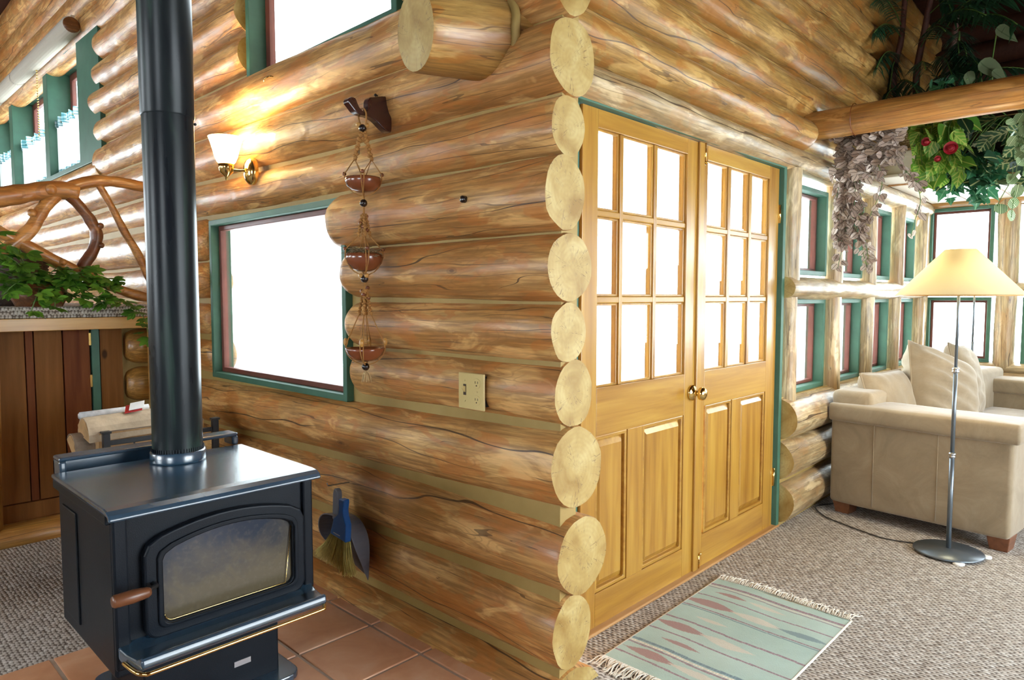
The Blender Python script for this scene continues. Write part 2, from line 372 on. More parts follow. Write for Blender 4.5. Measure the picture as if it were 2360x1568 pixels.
# ------------------------------------------------------------------ mesh builder
class MB:
    def __init__(s): s.v = []; s.f = []; s.mi = []; s.attr = []; s.sm = []
    def add(s, vs, fs, mi=0, attr=None, smooth=False):
        o = len(s.v); s.v += [tuple(x) for x in vs]
        for f in fs: s.f.append(tuple(i + o for i in f)); s.mi.append(mi); s.sm.append(smooth)
        s.attr += (attr if attr else [(0, 0, 0)] * len(vs))
        return s
    def box(s, x0, x1, y0, y1, z0, z1, mi=0):
        vs = [(x, y, z) for z in (z0, z1) for y in (y0, y1) for x in (x0, x1)]
        return s.add(vs, [(0, 2, 3, 1), (4, 5, 7, 6), (0, 1, 5, 4), (2, 6, 7, 3), (0, 4, 6, 2), (1, 3, 7, 5)], mi)
    def tube(s, pts, r, n=8, mi=0, cap=True, smooth=True):
        pts = [V(p) for p in pts]; R = r if isinstance(r, (list, tuple)) else [r] * len(pts)
        vs = []; up = None
        for i, p in enumerate(pts):
            a = pts[max(0, i - 1)]; b = pts[min(len(pts) - 1, i + 1)]; d = (b - a).normalized()
            if up is None:
                up = d.orthogonal().normalized()
            up = (up - d * up.dot(d)).normalized(); sd = d.cross(up)
            for k in range(n):
                an = 2 * PI * k / n; vs.append(p + (up * math.cos(an) + sd * math.sin(an)) * R[i])
        fs = [(i * n + k, i * n + (k + 1) % n, (i + 1) * n + (k + 1) % n, (i + 1) * n + k) for i in range(len(pts) - 1) for k in range(n)]
        if cap: fs += [tuple(range(n))[::-1], tuple((len(pts) - 1) * n + k for k in range(n))]
        return s.add(vs, fs, mi, smooth=smooth)
    def lathe(s, prof, c, n=24, mi=0, axis='z', smooth=True):
        c = V(c); vs = []
        for r, h in prof:
            for k in range(n):
                a = 2 * PI * k / n; p = (r * math.cos(a), r * math.sin(a), h)
                if axis == 'x': p = (p[2], p[0], p[1])
                elif axis == 'y': p = (p[0], p[2], p[1])
                vs.append(c + V(p))
        m = len(prof)
        fs = [(i * n + k, i * n + (k + 1) % n, (i + 1) * n + (k + 1) % n, (i + 1) * n + k) for i in range(m - 1) for k in range(n)]
        if axis == 'y': fs = [f[::-1] for f in fs]
        return s.add(vs, fs, mi, smooth=smooth)
    def ball(s, c, r, n=10, mi=0, sc=(1, 1, 1)):
        c = V(c); m = max(4, n // 2 + 1); vs = []
        for i in range(m + 1):
            th = PI * i / m
            for k in range(n):
                a = 2 * PI * k / n; vs.append((c.x + r * sc[0] * math.sin(th) * math.cos(a), c.y + r * sc[1] * math.sin(th) * math.sin(a), c.z - r * sc[2] * math.cos(th)))
        fs = [(i * n + k, i * n + (k + 1) % n, (i + 1) * n + (k + 1) % n, (i + 1) * n + k) for i in range(m) for k in range(n)]
        return s.add(vs, fs, mi, smooth=True)
    def prism(s, poly, fn, d0, d1, mi=0):
        """poly of (a,b); fn(a,b,d)->xyz"""
        n = len(poly); vs = [fn(a, b, d0) for a, b in poly] + [fn(a, b, d1) for a, b in poly]
        fs = [tuple(range(n)), tuple(range(2 * n - 1, n - 1, -1))] + [(k, n + k, n + (k + 1) % n, (k + 1) % n) for k in range(n)]
        return s.add(vs, fs, mi)
    def ring(s, po, pi_, fn, d0, d1, mi=0):
        n = len(po); vs = [fn(a, b, d) for d in (d0, d1) for P in (po, pi_) for a, b in P]; fs = []
        for k in range(n):
            j = (k + 1) % n
            fs += [(k, j, n + j, n + k), (2 * n + k, 3 * n + k, 3 * n + j, 2 * n + j), (k, 2 * n + k, 2 * n + j, j), (n + k, n + j, 3 * n + j, 3 * n + k)]
        return s.add(vs, fs, mi)
def link(name, me, parent=None, loc=(0, 0, 0), rot=None):
    o = D.objects.new(name, me); COL.objects.link(o); o.location = loc
    if rot is not None: o.rotation_euler = rot
    if parent is not None: o.parent = parent
    return o
def offs(p):
    v = V((0, 0, 0))
    while p is not None: v += p.location; p = p.parent
    return v
def build(name, mb, mats, parent=None, loc=None, bevel=0, seg=2, smooth=None, local=False, subsurf=0, recalc=True, attr=None):
    """mesh given in world coordinates (or in the parent's with local=True)"""
    if isinstance(mats, str): mats = [mats]
    base = V((0, 0, 0)) if local else offs(parent)
    if loc is None:
        if parent is None and mb.v:
            xs, ys, zs = zip(*mb.v); loc = V(((min(xs) + max(xs)) / 2, (min(ys) + max(ys)) / 2, min(zs)))
        else: loc = base.copy() if not local else V((0, 0, 0))
    loc = V(loc)
    me = D.meshes.new(name); me.from_pydata([V(p) - loc for p in mb.v], [], mb.f)
    for m in mats: me.materials.append(M[m])
    me.polygons.foreach_set('material_index', mb.mi)
    me.polygons.foreach_set('use_smooth', [bool(x) if smooth is None else smooth for x in mb.sm])
    if attr:
        at = me.attributes.new(attr, 'FLOAT_COLOR', 'POINT')
        at.data.foreach_set('color', [c for a in mb.attr for c in (a[0], a[1], a[2], 1.0)])
    if recalc:
        bm = bmesh.new(); bm.from_mesh(me); bmesh.ops.recalc_face_normals(bm, faces=bm.faces); bm.to_mesh(me); bm.free()
    me.update()
    o = link(name, me, parent, loc - base)
    if bevel:
        md = o.modifiers.new('bevel', 'BEVEL'); md.width = bevel; md.segments = seg; md.limit_method = 'ANGLE'; md.angle_limit = .6
        md.harden_normals = False
    if subsurf:
        md = o.modifiers.new('sub', 'SUBSURF'); md.levels = subsurf; md.render_levels = subsurf
    return o
def tag(o, label, cat, group=None, kind=None):
    o['label'] = label; o['category'] = cat
    if group: o['group'] = group
    if kind: o['kind'] = kind
    return o
def thing(name, label, cat, loc=(0, 0, 0), rz=0, group=None, kind=None):
    o = D.objects.new(name, None); COL.objects.link(o); o.location = loc; o.rotation_euler = (0, 0, rz); o.empty_display_size = .05
    return tag(o, label, cat, group, kind)
def struct(name, label, cat): return thing(name, label, cat, kind='structure')
def bx(name, mats, parent, *d, bevel=0, local=False, **k):
    return build(name, MB().box(*d), mats, parent, bevel=bevel, local=local, **k)

def log(name, p0, p1, ra, rb, mat='log_wood', parent=None, ends=('flat', 'flat'), seed=0, amp=.06, nseg=26, taper=0.0, step=.09, endlen=.09, bow=.012):
    """trunk from p0 to p1: ra across (horizontal), rb vertical radius; flat ends show end grain, round ends are adzed over"""
    p0 = V(p0); p1 = V(p1); L = (p1 - p0).length; d = (p1 - p0).normalized()
    up = V((0, 0, 1)) if abs(d.z) < .9 else V((0, 1, 0))
    side = up.cross(d).normalized(); up = d.cross(side)
    m = max(4, int(L / step)); xs = [L * i / m for i in range(m + 1)]
    ex = [0, .008, .02, .04, .065, endlen]
    if ends[0] == 'round': xs = [e for e in ex] + [x for x in xs if x > endlen * 1.2]
    if ends[1] == 'round': xs = [x for x in xs if x < L - endlen * 1.2] + [L - e for e in reversed(ex)]
    if ends[0] == 'flat': xs = [0, .012] + [x for x in xs if x > .03]
    if ends[1] == 'flat': xs = [x for x in xs if x < L - .03] + [L - .012, L]
    vs = []; sd = seed * 13.7
    for i, x in enumerate(xs):
        k = 1.0
        for e, dd in ((ends[0], x), (ends[1], L - x)):
            if e == 'round' and dd < endlen: q = 1 - dd / endlen; k = min(k, .50 + .50 * math.sqrt(max(0, 1 - q * q)))
            if e == 'flat' and dd < .006: k = min(k, .975)
        tp = 1 + taper * (x / L - .5)
        oy = noise.noise(V((x * .55, sd, 1.3))) * bow * 2; oz = noise.noise(V((x * .55, sd, 7.7))) * bow
        for j in range(nseg):
            a = 2 * PI * j / nseg
            nn = 1 + amp * noise.noise(V((x * 1.3 + sd, math.cos(a) * 1.1 + 3, math.sin(a) * 1.1 + sd))) + amp * .35 * noise.noise(V((x * 6 + sd, math.cos(a) * 3, math.sin(a) * 3 + sd)))
            vs.append((x, (oy + ra * math.cos(a) * k * nn) * 1.0 * (1) * 1.0 * (tp), (oz + rb * math.sin(a) * k * nn) * tp))
    fs = []; n = nseg; mb = MB()
    for i in range(len(xs) - 1):
        for j in range(n): fs.append((i * n + j, i * n + (j + 1) % n, (i + 1) * n + (j + 1) % n, (i + 1) * n + j))
    mb.add(vs, fs, 0, smooth=True)
    for e, i in ((ends[0], 0), (ends[1], len(xs) - 1)):
        idx = [i * n + j for j in range(n)]
        mb.f.append(tuple(idx if i else idx[::-1])); mb.mi.append(1 if e == 'flat' else 0); mb.sm.append(False)
    me = D.meshes.new(name); me.from_pydata(mb.v, [], mb.f); me.materials.append(M[mat]); me.materials.append(M['end_grain'])
    me.polygons.foreach_set('material_index', mb.mi); me.polygons.foreach_set('use_smooth', mb.sm)
    bm = bmesh.new(); bm.from_mesh(me); bmesh.ops.recalc_face_normals(bm, faces=bm.faces)
    for e in bm.edges:
        if len(e.link_faces) == 2 and e.calc_face_angle(0) > .9: e.smooth = False
    bm.to_mesh(me); bm.free()
    o = D.objects.new(name, me); COL.objects.link(o)
    R = Matrix((d, side, up)).transposed().to_4x4(); o.matrix_world = Matrix.Translation(p0 - offs(parent)) @ R
    if parent is not None: o.parent = parent
    return o

# window built in a wall: fn(h, z, d) gives the point at h along the wall, height z, depth d outward
def window(name, label, fn, h0, h1, z0, z1, fw=.03, depth=.11, sash=.035, gd=.06, mull=(), fwl=None, fwr=None, parts=True):
    w = struct(name, label, 'window')
    def rect(a0, a1, b0, b1): return [(a0, b0), (a1, b0), (a1, b1), (a0, b1)]
    l = fw if fwl is None else fwl; r = fw if fwr is None else fwr
    build('window_frame', MB().ring(rect(h0, h1, z0, z1), rect(h0 + l, h1 - r, z0 + fw, z1 - fw), fn, 0, depth), 'green_paint', w, bevel=.003)
    edges = [h0 + l] + [x for m in mull for x in (m[0], m[1])] + [h1 - r]
    for m in mull: build('mullion', MB().prism(rect(m[0], m[1], z0 + fw, z1 - fw), fn, .01, depth), 'green_paint', w, bevel=.003)
    for i in range(0, len(edges), 2):
        a, b = edges[i], edges[i + 1]
        build('sash', MB().ring(rect(a, b, z0 + fw, z1 - fw), rect(a + sash, b - sash, z0 + fw + sash, z1 - fw - sash), fn, gd - .012, gd + .02), 'red_paint', w, bevel=.003)
        build('glass', MB().prism(rect(a + sash - .005, b - sash + .005, z0 + fw + sash - .005, z1 - fw - sash + .005), fn, gd + .004, gd + .010), 'window_glass', w)
    return w
# ================================================================== the shell
FA = lambda h, z, d: (1.615 + d, h, z)          # wall with the stove, seen from -X
FB = lambda h, z, d: (h, 1.55 + d, z)           # wall with the double doors, seen from -Y
FD = lambda h, z, d: (6.84 + d, h, z)           # end wall of the sun room

fl = tag(build('floor', MB().box(-3.2, 1.75, -3.6, 9.9, -.12, 0).box(1.75, 7.0, -3.6, 1.62, -.12, 0), 'carpet', None, loc=(0, 0, 0)), 'woven brown and grey loop carpet covering the floor', 'floor', kind='structure')
hearth = struct('floor_hearth', 'terracotta tile hearth under the black stove, with pale grout', 'floor')
hearth.name = 'floor_tiles'
bx('grout', 'grout', hearth, .265, 1.62, -.3, 2.82, .0005, .008)
k = 0
for i in range(5):
    for j in range(10):
        x0 = 1.195 + .31 * (i - 3) + .006; y0 = 2.2 + .31 * (j - 8) + .006
        x1 = min(x0 + .298, 1.615); y1 = y0 + .298
        if x1 - x0 < .05: continue
        bx('tile', 'terracotta_tile', hearth, x0, x1, y0, y1, .001, .013, bevel=.004)
ceil_ = struct('ceiling', 'dark board ceiling high over the log walls', 'ceiling')
bx('ceiling_boards', 'dark_board', ceil_, -3.2, 1.85, -3.6, 9.9, 4.25, 4.35)
bx('sun_room_boards', 'dark_board', ceil_, 1.85, 7.0, -3.6, 1.70, 4.25, 4.35)
bx('loft_ceiling', 'dark_board', ceil_, 4.1, 6.95, -3.6, 1.6, 3.55, 3.62)

# ---- wall_left: the log wall with the stove ------------------------------------------------
wl = struct('wall_left', 'stacked peeled log wall with tan chinking behind the stove', 'wall')
ch = MB()
for y0, y1, z0, z1 in ((1.36, 9.75, 0, .86), (1.36, 2.53, .86, 1.70), (3.86, 9.75, .86, 1.70), (1.36, 9.75, 1.70, 2.2), (1.36, 2.16, 2.2, 4.25), (3.35, 5.85, 2.2, 3.34), (1.36, 9.75, 3.34, 4.25)):
    ch.box(1.65, 1.73, y0, y1, z0, z1)
build('chinking', ch, 'chinking', wl)
G = [(-.16, -.16), (.094, .055), (.33, .325), (.615, .567), (.892, .828), (1.095, 1.08), (1.287, 1.281), (1.50, 1.506), (1.741, 1.741), (1.909, 1.962), (2.158, 2.19), (2.40, 2.43), (2.60, 2.63), (2.79, 2.845), (3.0, 3.04), (3.24, 3.25), (3.45, 3.46), (3.68, 3.68), (3.94, 3.94), (4.25, 4.25)]
CX_ = {0: 1.70, 1: 1.70, 2: 1.729, 3: 1.70, 4: 1.699, 5: 1.678, 6: 1.686, 7: 1.663, 8: 1.686, 9: 1.674}
RX_ = {0: .15, 1: .10, 2: .131, 3: .13, 4: .097, 5: .09, 6: .112, 7: .098, 8: .083, 9: .112}
YE = {0: 1.35, 1: 1.345, 2: 1.328, 3: 1.335, 4: 1.35, 5: 1.352, 6: 1.342, 7: 1.352, 8: 1.356, 9: 1.345, 11: 1.28}
def gz(i, y):
    a, b = G[i]; t = min(1.15, (y - 1.35) / 2.8); return a + (b - a) * max(0, t)
def alog(i, y0, y1, ends=('flat', 'flat'), mat='log_wood'):
    cx = CX_.get(i, 1.68); rx = RX_.get(i, .105)
    za = (gz(i, y0) + gz(i + 1, y0)) / 2; zb = (gz(i, y1) + gz(i + 1, y1)) / 2
    rz = ((G[i + 1][0] - G[i][0]) + (G[i + 1][1] - G[i][1])) / 4 * .985
    log('log', (cx, y0, za), (cx, y1, zb), rx, rz, mat, wl, ends, seed=i * 3 + int(y0 * 2), amp=.075, endlen=.075)
for i in range(0, 19):
    s = YE.get(i, 1.34)
    if i in (4, 5, 6, 7):
        alog(i, s, {4: 2.515, 5: 2.525, 6: 2.53, 7: 2.63}[i], ('flat', 'round')); alog(i, 3.90 + .02 * (i % 2), 9.7, ('round', 'flat'))
    elif i == 10:
        alog(i, s, 4.62); alog(i, 4.58, 5.92, ('flat', 'round'))
        log('log', (1.68, 5.8, 2.27), (1.68, 9.7, 2.27), .10, .078, 'log_wood', wl, seed=77)
    elif i in (11, 12, 13, 14):
        alog(i, s, 2.13); alog(i, 3.40, 5.90 - .05 * (i % 2) - (.12 if i == 14 else 0), ('flat', 'round'))
    else:
        alog(i, s, 4.62); alog(i, 4.58, 9.7)
# log stub of a cross beam with its bead of caulk
log('beam_stub', (1.335, 1.675, 2.105), (1.70, 1.605, 2.145), .125, .128, 'log_gold', wl, seed=5, amp=.03, taper=.12)
build('caulk_ring', MB().tube([(1.580 + .03 * abs(math.sin(a)), 1.628 + .138 * math.cos(a), 2.135 + .140 * math.sin(a)) for a in [2 * PI * k / 32 for k in range(33)]], .015, 8), 'chinking', wl)
# wall beyond the plank door and the other end
window('window_1', 'large fixed window with green frame and red sash in the log wall, right of the stovepipe', FA, 2.515, 3.88, .85, 1.725, fw=.03, depth=.11, sash=.026, gd=.055)
window('window_2', 'upper window high in the log wall above the glowing wall lamp', FA, 2.14, 3.375, 2.36, 3.36, fw=.035, depth=.14, sash=.04, gd=.10)
window('window_3', 'row of three green framed windows with café curtains high at far left', FA, 5.72, 9.7, 2.33, 3.33, fw=.04, depth=.24, sash=.06, gd=.20, mull=((7.22, 7.36), (8.62, 8.76)), fwl=.55)

# ---- wall_right: log wall over and beside the double doors -----------------------------------
wr = struct('wall_right', 'log wall around the double doors and the sun room windows', 'wall')
cb = MB().box(1.78, 6.9, 1.53, 1.62, 2.10, 4.25).box(3.80, 6.9, 1.53, 1.62, 0, .735)
build('chinking', cb, 'chinking', wr)
# header log: lower, flattened; runs on over the small windows
log('log', (1.80, 1.555, 2.075), (6.9, 1.555, 2.055), .095, .066, 'post_wood', wr, seed=31, amp=.10)
log('log', (1.80, 1.56, 2.235), (4.06, 1.56, 2.215), .125, .092, 'log_gold', wr, ('flat', 'round'), seed=32, amp=.07)
log('log', (4.0, 1.60, 2.215), (6.9, 1.60, 2.215), .11, .085, 'log_gold', wr, ('flat', 'flat'), seed=36, amp=.07)
zz = [2.425, 2.63, 2.84, 3.05, 3.26, 3.47, 3.69, 3.92, 4.14]
for i, z in enumerate(zz):
    log('log', (1.79, 1.565, z), (6.9, 1.565, z - .02), .12, .106, 'log_gold', wr, seed=40 + i, amp=.07)
for i, (z, r) in enumerate(((.135, .115), (.375, .115), (.605, .118))):
    log('log', (3.80, 1.555, z), (6.9, 1.555, z), .112, r, 'post_wood', wr, seed=60 + i, amp=.07)
log('rail_log', (3.815, 1.55, 1.348), (6.86, 1.55, 1.348), .085, .064, 'post_wood', wr, seed=65, amp=.12)
for i, x in enumerate((3.885, 4.585, 5.295, 5.99, 6.70)):
    for z0, z1 in ((.70, 1.30), (1.39, 2.02)):
        log('post', (x + .02 * (z0 > 1), 1.55, z0), (x + .02 * (z0 > 1), 1.55, z1), .06, .066, 'post_wood', wr, seed=70 + i * 2 + (z0 > 1), amp=.13, nseg=16)
xw = ((3.955, 4.515), (4.66, 5.225), (5.37, 5.895), (6.07, 6.605))
nm = ['nearest the double doors', 'second from the double doors', 'third from the double doors', 'beside the far corner']
for i, (a, b) in enumerate(xw):
    window('window_%d' % (4 + i), 'small upper sun room window, ' + nm[i], FB, a, b, 1.432, 1.955, fw=.028, depth=.11, sash=.018, gd=.07)
for i, (a, b) in enumerate(xw):
    window('window_%d' % (8 + i), 'small lower sun room window, ' + nm[i], FB, a, b, .735, 1.288, fw=.028, depth=.11, sash=.018, gd=.07)

# ---- wall_far: end wall of the sun room --------------------------------------------------------
wf = struct('wall_far', 'sun room end wall of logs and posts with large windows', 'wall')
build('chinking', MB().box(6.87, 6.95, -3.6, 1.62, 0, .76).box(6.87, 6.95, -3.6, 1.62, 2.05, 4.25).box(6.88, 6.95, -3.6, -1.5, .7, 2.1), 'chinking', wf)
for i, (z, r) in enumerate(((.135, .115), (.375, .115), (.60, .105), (.715, .05))):
    log('log', (6.88, -3.6, z), (6.88, 1.56, z), .10, r, 'post_wood', wf, seed=90 + i, amp=.07, step=.2)
log('rail_log', (6.86, -3.6, 1.37), (6.86, 1.56, 1.37), .085, .06, 'post_wood', wf, seed=95, amp=.12, step=.15)
log('header_log', (6.86, -3.6, 2.12), (6.86, 1.56, 2.12), .085, .07, 'log_gold', wf, seed=96, amp=.08, step=.15)
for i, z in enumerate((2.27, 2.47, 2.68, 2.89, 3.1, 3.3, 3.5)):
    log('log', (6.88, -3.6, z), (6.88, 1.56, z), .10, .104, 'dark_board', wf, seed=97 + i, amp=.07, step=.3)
for i, y in enumerate((.93, .08, -.72)):
    for z0, z1 in ((.72, 1.35), (1.4, 2.1)):
        log('post', (6.85, y, z0), (6.85, y, z1), .075, .075, 'post_wood', wf, seed=110 + i * 2 + (z0 > 1), amp=.12, nseg=18)
log('corner_post', (6.86, 1.56, .0), (6.86, 1.56, 2.1), .075, .075, 'post_wood', wf, seed=120, amp=.1, nseg=18)
k = 12
for (a, b, q) in ((1.03, 1.50, 'left of the round log post'), (.17, .82, 'right of the round log post'), (-.65, 0, 'added for light beyond the right edge of the view')):  # last pair of windows is unseen, added for more light
    window('window_%d' % k, 'large upper window in the sun room end wall, ' + q, FD, a, b, 1.425, 2.06, fw=.028, depth=.10, sash=.02, gd=.05); k += 1
    window('window_%d' % k, 'large lower window in the sun room end wall, ' + q, FD, a, b, .755, 1.30, fw=.028, depth=.10, sash=.02, gd=.05); k += 1

# white soffit over the sun room with the ledge the plants stand on
so = struct('trim_1', 'white tongue and groove soffit boards over the sun room corner', 'soffit')
build('deck', MB().box(5.5, 6.9, -3.6, 1.47, 2.10, 2.145), 'white_board', so)
bd = MB()
for i in range(9): bd.box(5.52, 6.84, 1.20 - .3 * i, 1.205 - .3 * i, 2.094, 2.101)
build('groove', bd, 'grout', so)
bx('edge_board', 'threshold_wood', so, 5.475, 5.50, -3.6, 1.47, 2.095, 2.15)
bulk = MB().box(5.15, 5.49, 1.14, 1.49, 2.105, 2.27).box(5.135, 5.15, 1.14, 1.49, 2.235, 2.27).box(5.135, 5.15, 1.14, 1.49, 2.105, 2.125)
build('bulkhead', bulk, 'white_board', so, bevel=.004)
bx('bulkhead_cap', 'threshold_wood', so, 5.125, 5.49, 1.135, 1.49, 2.27, 2.285, bevel=.003)

# outer walls behind the camera, with unseen openings placed and sized for the light
wb = struct('wall_back', 'plank wall behind the viewer', 'wall')
def holed(axis, c0, c1, h0, h1, z0, z1, holes):
    """boards of a wall with rectangular openings (sorted along the wall)"""
    mb = MB()
    def put(a, b, c, d):
        if b - a < .01 or d - c < .01: return
        if axis == 'x': mb.box(c0, c1, a, b, c, d)
        else: mb.box(a, b, c0, c1, c, d)
    x = h0
    for (a, b, c, d) in holes: put(x, a, z0, z1); put(a, b, z0, c); put(a, b, d, z1); x = b
    put(x, h1, z0, z1); return mb
build('boards', holed('x', -3.3, -3.2, -3.6, 9.9, 0, 4.3, BACK), 'plank_brown', wb)
ws = struct('wall_front', 'plank wall with openings sized for light at the open side of the sun room', 'wall')
build('boards', holed('y', -2.1, -2.0, 1.2, 7.0, 0, 4.3, FRONT), 'plank_brown', ws)
build('side_boards', MB().box(1.1, 1.2, -3.6, -2.0, 0, 4.3).box(-3.3, 1.2, -3.7, -3.6, 0, 4.3), 'plank_brown', ws)
we = struct('wall_end', 'plank wall at the far end of the raised landing', 'wall')
build('boards', holed('y', 9.75, 9.9, -3.2, 1.8, 0, 4.25, END), 'plank_brown', we)

# ---- the double doors --------------------------------------------------------------------------
def rectp(a0, a1, b0, b1): return [(a0, b0), (a1, b0), (a1, b1), (a0, b1)]
def leafdoor(name, label, x0, x1, cols, zs, ptop, pbot, pan):
    d = struct(name, label, 'door')
    f0, f1 = 1.55, 1.594
    zt, zb = 2.0, .012
    L0 = cols[0][0]; R1 = cols[-1][1]; gt = zs[-1][1]; gb = zs[0][0]
    bx('stile', 'door_pine', d, x0, L0, f0, f1, zb, zt, bevel=.002); bx('stile', 'door_pine', d, R1, x1, f0, f1, zb, zt, bevel=.002)
    bx('rail', 'door_rail', d, L0, R1, f0, f1, gt, zt, bevel=.002)
    bx('rail', 'door_rail', d, L0, R1, f0, f1, ptop, gb, bevel=.002)
    bx('rail', 'door_rail', d, L0, R1, f0, f1, zb, pbot, bevel=.002)
    bx('mullion', 'door_pine', d, pan[0][1], pan[1][0], f0, f1, pbot, ptop, bevel=.002)
    for i in range(len(cols) - 1): bx('muntin', 'door_pine', d, cols[i][1], cols[i + 1][0], f0 + .004, f1, gb, gt, bevel=.004)
    mb = MB()
    for i in range(len(zs) - 1):
        for a, b in cols: mb.box(a - .001, b + .001, f0 + .006, f1, zs[i][1], zs[i + 1][0])
    for i in range(len(zs) - 1):
        bx('muntin_bar', 'door_rail', d, L0, R1, f0 + .006, f1 - .002, zs[i][1], zs[i + 1][0], bevel=.004)
    st = MB()
    for a, b in cols:
        for c, e in zs: st.ring(rectp(a, b, c, e), rectp(a + .009, b - .009, c + .009, e - .009), FB, .012, .03)
    build('glazing_bead', st, 'door_pine', d, bevel=.002)
    for a, b in cols:
        for c, e in zs: build('glass', MB().prism(rectp(a + .004, b - .004, c + .004, e - .004), FB, .019, .024), 'window_glass', d)
    for a, b in pan:
        p = build('panel', MB().box(a, b, f0 + .022, f1, pbot, ptop), 'door_pine', d)
        mo = MB().ring(rectp(a, b, pbot, ptop), rectp(a + .016, b - .016, pbot + .016, ptop - .016), FB, .004, .03)
        build('moulding', mo, 'door_rail', p, bevel=.004)
        rz = [(a + .035, pbot + .045), (b - .035, pbot + .045), (b - .035, ptop - .045), (a + .035, ptop - .045)]
        fi = MB(); n = 4
        oi = rectp(a + .018, b - .018, pbot + .018, ptop - .018)
        vs = [FB(q, w, .022) for q, w in oi] + [FB(q, w, .007) for q, w in rz]
        fi.add(vs, [(0, 1, 5, 4), (1, 2, 6, 5), (2, 3, 7, 6), (3, 0, 4, 7), (4, 5, 6, 7)])
        build('raised_field', fi, 'door_pine', p)
    return d
ZS = ((.952, 1.276), (1.303, 1.605), (1.63, 1.932))
dl = leafdoor('door_1', 'left pine leaf of the glazed double doors, with the brass knob', 2.0, 2.868, ((2.095, 2.245), (2.268, 2.493), (2.517, 2.757)), ZS, .765, .145, ((2.095, 2.31), (2.425, 2.757)))
dr = leafdoor('door_2', 'right pine leaf of the glazed double doors, hung on green trim', 2.884, 3.752, ((2.942, 3.16), (3.19, 3.395), (3.425, 3.632)), ZS, .785, .165, ((2.965, 3.235), (3.33, 3.632)))
# overlapping astragal strip between the leaves
bx('astragal', 'door_pine', dl, 2.846, 2.892, 1.538, 1.552, .012, 2.0, bevel=.004)
kn = MB().lathe([(.001, 0), (.036, 0), (.036, -.006), (.030, -.012), (.013, -.016), (.011, -.032), (.018, -.036), (.029, -.045), (.031, -.055), (.027, -.065), (.015, -.071), (.001, -.072)], (2.822, 1.549, .862), 24, axis='y')
build('door_knob', kn, 'brass', dl)
for z0, z1, nmn in ((.0, .085, 'slide_bolt'), (1.905, 2.01, 'slide_bolt')):
    b = MB().tube([(2.905, 1.543, z0 + .01), (2.905, 1.543, z1)], .004, 8)
    zz0 = z0 + .03 if z0 < 1 else z0 + .0
    b.box(2.896, 2.914, 1.542, 1.551, zz0, zz0 + .012).box(2.896, 2.914, 1.542, 1.551, zz0 + .035, zz0 + .045).ball((2.905, 1.536, z1 if z0 < 1 else z0 + .01), .007)
    build(nmn, b, 'brass', dr)
for z in (.29, 1.755):
    build('hinge', MB().tube([(3.757, 1.545, z - .05), (3.757, 1.545, z + .05)], .007, 10).box(3.745, 3.755, 1.545, 1.551, z - .05, z + .05), 'brass', dr)
tr = struct('trim_2', 'green painted casing around the double doors', 'door trim')
bx('head_casing', 'green_paint', tr, 1.93, 3.795, 1.525, 1.60, 2.003, 2.045, bevel=.003)
bx('jamb', 'green_paint', tr, 3.76, 3.795, 1.525, 1.62, 0, 2.005, bevel=.003)
bx('jamb', 'green_paint', tr, 1.93, 1.995, 1.56, 1.62, 0, 2.005, bevel=.003)
th = tag(bx('threshold', 'threshold_wood', None, 1.90, 3.80, 1.52, 1.63, .0, .014, bevel=.005), 'worn brown wooden threshold board under the double doors', 'threshold', kind='structure'); th.name = 'trim_3'

# ---- plank door below the landing --------------------------------------------------------------
pd = struct('door_3', 'dark reddish plank door below the raised landing', 'door')
for a, b, m in ((.30, .845, 'plank_brown'), (.85, .885, 'plank_red'), (.89, 1.02, 'plank_brown'), (1.026, 1.155, 'plank_red')):
    bx('plank', m, pd, a, b, 4.44, 4.47, .185, 1.13, bevel=.002)
for z in (.82, 1.06): bx('hinge', 'brass', pd, 1.150, 1.162, 4.432, 4.442, z - .035, z + .035)
t4 = struct('trim_4', 'green jamb and brown boards beside the plank door', 'door trim')
bx('jamb', 'green_paint', t4, 1.162, 1.20, 4.425, 4.50, 0, 1.13)
bx('board', 'plank_brown', t4, 1.205, 1.32, 4.43, 4.48, 0, 1.13)
bx('riser', 'plank_brown', t4, .2, 1.16, 4.43, 4.50, 0, .18)
wp = struct('wall_landing', 'short log wall and sill below the landing', 'wall')
build('chinking', MB().box(1.32, 1.64, 4.47, 4.53, 0, 1.13).box(-3.2, .30, 4.45, 4.5, 0, 1.13), 'chinking', wp)
for i, z in enumerate((.12, .33, .55, .78, 1.01)):
    log('log', (1.34, 4.48, z), (1.62, 4.48, z), .09, .105, 'beam_wood', wp, ('round', 'flat'), seed=130 + i, nseg=18)
log('sill_log', (-3.2, 4.37, .02), (1.62, 4.37, .02), .10, .075, 'beam_wood', wp, seed=140, step=.2)
# ================================================================== raised landing and railing
ld = struct('floor_landing', 'raised landing with woven carpet edge and pine fascia, left of the stovepipe', 'landing')
bx('deck', 'plank_brown', ld, -3.2, 1.66, 4.29, 9.75, 1.13, 1.19)
bx('fascia', 'fascia_pine', ld, -3.2, 1.60, 4.262, 4.30, 1.122, 1.188, bevel=.003)
bx('carpet_edge', 'carpet_rolled', ld, -3.2, 1.66, 4.268, 9.75, 1.188, 1.25, bevel=.012, loc=(0, 4.268, 1.188))
pst = struct('trim_5', 'round timber post holding the landing at the left edge', 'post')
log('post', (.655, 4.36, .0), (.655, 4.36, 1.125), .055, .055, 'beam_wood', pst, seed=150, nseg=18)
bx('corner_post', 'fascia_pine', pst, 1.425, 1.465, 4.29, 4.33, 0, 1.122, bevel=.004)

